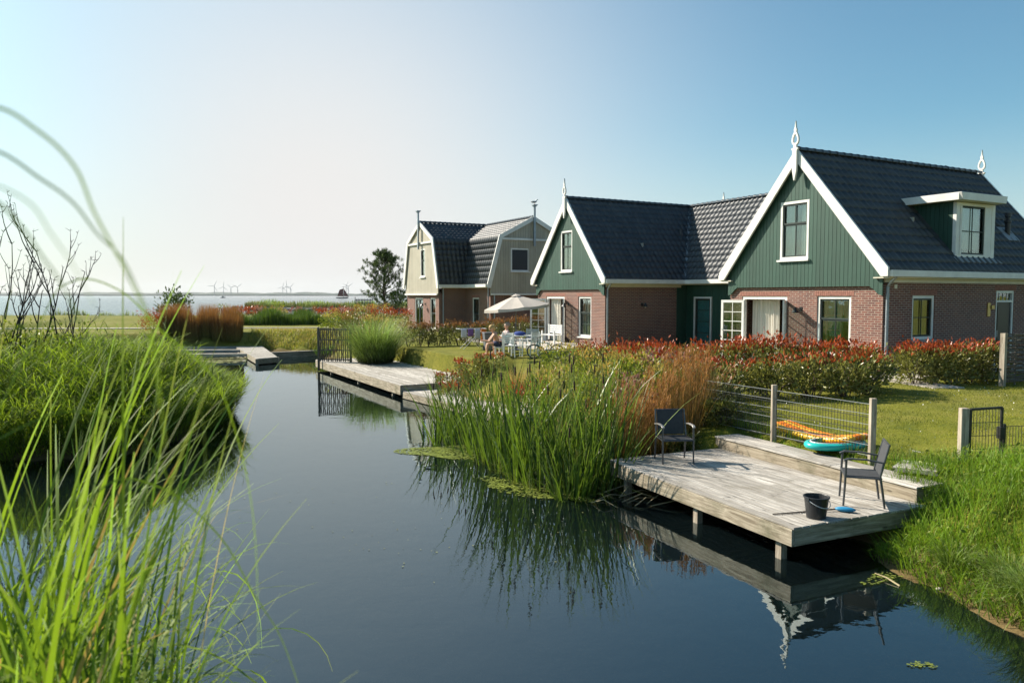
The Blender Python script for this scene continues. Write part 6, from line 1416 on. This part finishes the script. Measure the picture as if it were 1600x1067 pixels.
# ------------------------------------------------------------------ floating plants and dead stalks
M.update(duck=leaf_mat('duckweed', (.20, .24, .04), (.11, .14, .03), None, trans=.2, rough=.5), lily=leaf_mat('lily_leaf', (.22, .22, .08), (.11, .10, .035), None, trans=.2, rough=.4), dead=paint('dead_stalk', (.34, .28, .16), .8, .3))
def mat_of(name, label, c, rx, ry, n, size, mt, rot=0):
    a = RNG.random(n)*6.28; q = np.sqrt(RNG.random(n)); x = np.cos(a)*q*rx; y = np.sin(a)*q*ry; lob = (np.sin(a*3+c[0])*.25+1); x *= lob; y *= lob
    X_ = c[0]+x*math.cos(rot)-y*math.sin(rot); Y_ = c[1]+x*math.sin(rot)+y*math.cos(rot)
    ks = 7; s = size*(.5+RNG.random(n)); th = np.linspace(0, 2*math.pi, ks, endpoint=False)[None, :]+RNG.random(n)[:, None]*6; V = np.stack([X_[:, None]+np.cos(th)*s[:, None], Y_[:, None]+np.sin(th)*s[:, None]*.85, np.full((n, ks), WL+.006)+(.004*RNG.random(n))[:, None]+RNG.random((n, ks))*.004], 2).reshape(-1, 3)
    F_ = (np.arange(n)*ks)[:, None]+np.arange(ks)[None, :]
    tag(npmesh(name, V, F_, M[mt], None, {'tint': np.repeat(RNG.random(n), ks), 'along': np.zeros(n*ks)}), label, 'water plants', kind='stuff')
mat_of('duckweed', 'yellow-green duckweed mat floating before the left cattails', (-1.35, 16.5), 1.0, .7, 2600, .022, 'duck'); mat_of('duckweed', 'thin scum of weed in front of the central cattails', (.3, 13.2), 1.2, .35, 900, .02, 'duck', -.7)
mat_of('lily_pads', 'mass of pale lily pads floating inside the jetty corner', (-15.6, 40.2), 1.9, 1.5, 420, .11, 'lily', -.5); mat_of('duckweed', 'small floating weed tuft near the lower right corner', (3.78, 6.85), .12, .06, 46, .013, 'duck'); mat_of('duckweed', 'algae patch in the shallows under the deck corner', (4.45, 9.0), .30, .12, 90, .014, 'duck', .5)
mat_of('floating_debris', 'tiny pale leaves drifting on the open pond', (-1.0, 12.2), 3.4, 3.4, 120, .011, 'lily', .2)
def stalks(name, label, pts):
    m_ = MB()
    for (x, y, L_, a, up_) in pts: m_.tube([(x, y, WL+.01), (x+math.cos(a)*L_*.5, y+math.sin(a)*L_*.5, WL+.02+up_*.6), (x+math.cos(a)*L_, y+math.sin(a)*L_, WL+.02)], [.010, .008, .004], 5)
    tag(m_.build(name, M['dead'], None), label, 'dead reeds', kind='stuff')
stalks('dead_stalks', 'dead pale reed stalks lying in the water left of the chair deck', [(1.75+random.uniform(-.5, .6), 12.6+random.uniform(-.5, .5), random.uniform(.4, .95), random.uniform(-.9, .9), random.uniform(.02, .22)) for _ in range(10)])
stalks('dead_stalks', 'dead stalks in the shallow brown water at the right shore', [(4.3+random.uniform(-.3, .35), 8.9+random.uniform(-.7, .5), random.uniform(.3, .7), random.uniform(.5, 2.6), random.uniform(.0, .1)) for _ in range(1)])
for i, (x, y) in enumerate([(5.12, 7.75), (4.95, 8.65)]):
    m_ = MB(); m_.ball((0, 0, 0), 1, 10, 7, (.035+.012*i, .03, .018)); o = m_.build('stone', M['paving'], None, smooth=True); o.location = (x, y, WL+.015); tag(o, f'small pale stone at the right waterline, {ORD[i]} from the near end', 'stone', 'stones at the right waterline')
# ------------------------------------------------------------------ foreground grass beside the camera
def foreground():
    specs = [('near', (-1.78, 2.75), 760, .44, 1.84, .028, .36, 1.7), ('closer', (-1.24, 1.95), 300, .28, 1.92, .019, .38, 1.7), ('closest', (-.95, 1.35), 22, .14, 1.9, .011, .34, 1.6), ('far', (-2.5, 3.7), 1000, .52, 1.60, .029, .36, 1.6)]
    for nm, (x, y), n, rad, zt, wd, sp, dr in specs:
        a = RNG.random(n)*6.28; q = np.sqrt(RNG.random(n))*rad; z = T1(x, y); h = (zt-z)*1.12; root = np.stack([np.cos(a)*q, np.sin(a)*q, np.full(n, 0.)], 1)
        az = RNG.normal(size=n)*1.2+.1
        v1 = blades(root, az, h*(.62+.56*RNG.random(n)), wd*(.45+.7*RNG.random(n)), .02+np.minimum(np.abs(RNG.normal(size=n)), 1.9)*sp*.55, dr*(.25+RNG.random(n)*2.1), 18, twist=RNG.normal(size=n)*.8)
        r = empty('tall_grass', (x, y, z), 0, dict(near='tall arching green grass clump out of focus at lower left, second from camera', closer='blurred tall grass clump in the left foreground, nearer the camera', closest='most blurred thin grass blades closest to the camera at left', far='tall grass clump furthest from the camera at the lower left')[nm], 'grass clump', 'foreground grass clumps')
        def trim(vv, lim):
            V_, F_, A_ = vv; k_ = len(A_['along']); per_ = 2*(int(np.argmax(A_['along'] >= 1))//2+1); W_ = V_.reshape(-1, per_, 3); nb = len(W_); rt = (W_[:, :, 0]+x)/np.maximum(W_[:, :, 1]+y, .2)
            ok_ = (rt.max(1) < lim+.05*RNG.normal(size=nb)) & ((W_[:, :, 1]+y).min(1) > .7); W2 = W_[ok_]; m2 = len(W2); sg_ = per_//2-1; b2 = (np.arange(m2)*per_)[:, None]; i2 = np.arange(sg_)
            F2 = np.stack([b2+2*i2, b2+2*i2+1, b2+2*i2+3, b2+2*i2+2], 2).reshape(-1, 4)
            return W2.reshape(-1, 3), F2, {q_: w_.reshape(nb, per_)[ok_].ravel() for q_, w_ in A_.items()}
        v1 = trim(v1, -.33); npmesh('leaves', v1[0], v1[1], M['fore'], r, v1[2])
        k = max(4, n//34); v2 = blades(root[:k], az[:k], h*(.7+.3*RNG.random(k)), np.full(k, wd), np.full(k, .10), .5+RNG.random(k), 14, twist=RNG.normal(size=k)); v2 = trim(v2, -.38)
        if len(v2[0]): npmesh('dry_leaves', v2[0], v2[1], M['stipa'], r, v2[2])
    # long single blades that arch over the water and up against the sky
    arcs = [('topmost blurred blade arching across the sky at left', [(-1.3, 1.0, .25), (-1.15, .95, 1.3), (-.9, .92, 2.2), (-.72, .9, 2.5), (-.61, .9, 2.52), (-.55, .9, 2.49), (-.51, .9, 2.45), (-.49, .9, 2.4), (-.47, .9, 2.36), (-.45, .9, 2.32), (-.43, .9, 2.27), (-.42, .9, 2.2), (-.413, .9, 2.12)], .0105),
      ('second blurred blade arching across the sky at left', [(-1.4, 1.1, .25), (-1.2, 1.05, 1.4), (-.95, 1.0, 2.2), (-.78, 1.0, 2.47), (-.68, 1.0, 2.49), (-.61, 1.0, 2.45), (-.57, 1.0, 2.42), (-.54, 1.0, 2.38), (-.51, 1.0, 2.35), (-.49, 1.0, 2.31), (-.46, 1.0, 2.24)], .0105),
      ('third and faintest blurred blade against the sky', [(-1.1, .9, .25), (-.9, .8, 1.5), (-.66, .75, 2.3), (-.56, .75, 2.42), (-.51, .75, 2.41), (-.47, .75, 2.39), (-.45, .75, 2.36), (-.43, .75, 2.33), (-.41, .75, 2.29)], .006),
      ('fourth blurred blade passing the bare twigs', [(-1.1, 1.0, .25), (-.95, .9, 1.4), (-.70, .8, 2.25), (-.59, .8, 2.41), (-.54, .8, 2.4), (-.51, .8, 2.37), (-.49, .8, 2.34), (-.47, .8, 2.31), (-.45, .8, 2.26), (-.44, .8, 2.2)], .009),
      ('upright pale blade over the reflection of the reed bank', [(-.75, 1.5, .2), (-.66, 1.4, 1.2), (-.58, 1.3, 1.69), (-.54, 1.3, 1.81), (-.53, 1.3, 1.97), (-.53, 1.3, 2.08), (-.55, 1.3, 2.17)], .008),
      ('long blade hanging furthest right over the pond', [(-1.9, 2.1, .2), (-1.5, 1.9, 1.5), (-1.1, 1.75, 2.2), (-.98, 1.7, 2.33), (-.87, 1.7, 2.31), (-.78, 1.7, 2.22), (-.67, 1.7, 2.12), (-.62, 1.7, 1.99), (-.59, 1.7, 1.84), (-.58, 1.7, 1.69), (-.58, 1.7, 1.5)], .009),
      ('low green blade sweeping down to the bottom edge', [(-1.7, 2.3, .2), (-1.35, 2.1, 1.4), (-1.1, 2.0, 1.78), (-.93, 2.0, 1.79), (-.78, 2.0, 1.66), (-.69, 2.0, 1.5), (-.62, 2.0, 1.38), (-.56, 2.0, 1.2)], .013),
      ('broad folded blade with a kink left of the pond', [(-.95, 1.7, .2), (-.86, 1.55, 1.4), (-.79, 1.5, 1.83), (-.74, 1.5, 1.97), (-.71, 1.5, 2.07), (-.70, 1.5, 2.14), (-.75, 1.5, 2.13)], .012),
      ('horizontal blade arching over the middle of the grasses', [(-1.6, 1.9, .2), (-1.4, 1.7, 1.5), (-1.2, 1.6, 1.93), (-1.1, 1.6, 1.99), (-.97, 1.6, 2.05), (-.88, 1.6, 2.05), (-.79, 1.6, 2.01), (-.73, 1.6, 1.91), (-.70, 1.6, 1.75)], .011),
      ('nearly level blurred blade crossing the far lawn at left', [(-1.2, 1.3, .25), (-1.05, 1.2, 1.6), (-.9, 1.1, 2.12), (-.75, 1.1, 2.24), (-.68, 1.1, 2.257), (-.62, 1.1, 2.266), (-.56, 1.1, 2.272)], .014)]
    for lab, pts, wd in arcs:
        P = [Vector(p) for p in pts]; Q = []
        for i in range(len(P)-1):
            p0 = P[max(i-1, 0)]; p1 = P[i]; p2 = P[i+1]; p3 = P[min(i+2, len(P)-1)]
            for s_ in range(6):
                t = s_/6; Q.append(.5*((2*p1)+(p2-p0)*t+(2*p0-5*p1+4*p2-p3)*t*t+(3*p1-p0-3*p2+p3)*t**3))
        Q.append(P[-1]); k = len(Q); V = []; o0 = P[0]
        for i, p in enumerate(Q):
            d = (Q[min(i+1, k-1)]-Q[max(i-1, 0)]).normalized(); sd = d.cross(Vector((.25, 1, .1))).normalized(); ww = wd*.42*(1-(i/(k-1))**2*.92)*.5; V += [p-sd*ww-o0, p+sd*ww+Vector((0, .15*wd, 0))-o0]
        F_ = np.array([[2*i, 2*i+1, 2*i+3, 2*i+2] for i in range(k-1)]); o = npmesh('grass_blade', np.array([tuple(v) for v in V]), F_, M['fore'], None, {'tint': np.full(2*k, random.random()), 'along': np.repeat(np.linspace(0, .9, k), 2)}); o.location = o0; tag(o, lab, 'grass blade', 'single long blades in the foreground')
foreground()
# ------------------------------------------------------------------ summer haze over the lake
m = bpy.data.materials.new('haze'); m.use_nodes = True; N_ = m.node_tree.nodes; N_.remove(N_['Principled BSDF']); pv_ = N_.new('ShaderNodeVolumePrincipled'); pv_.inputs['Color'].default_value = (.86, .92, .97, 1); pv_.inputs['Density'].default_value = .00004; pv_.inputs['Anisotropy'].default_value = .2
m.node_tree.links.new(pv_.outputs[0], N_['Material Output'].inputs['Volume']); hb = MB(); hb.box(-9600, 9600, -9600, 9600, -4.5, 140); tag(hb.build('haze', m, None), 'thin pale summer haze over the lake', 'haze', kind='stuff')
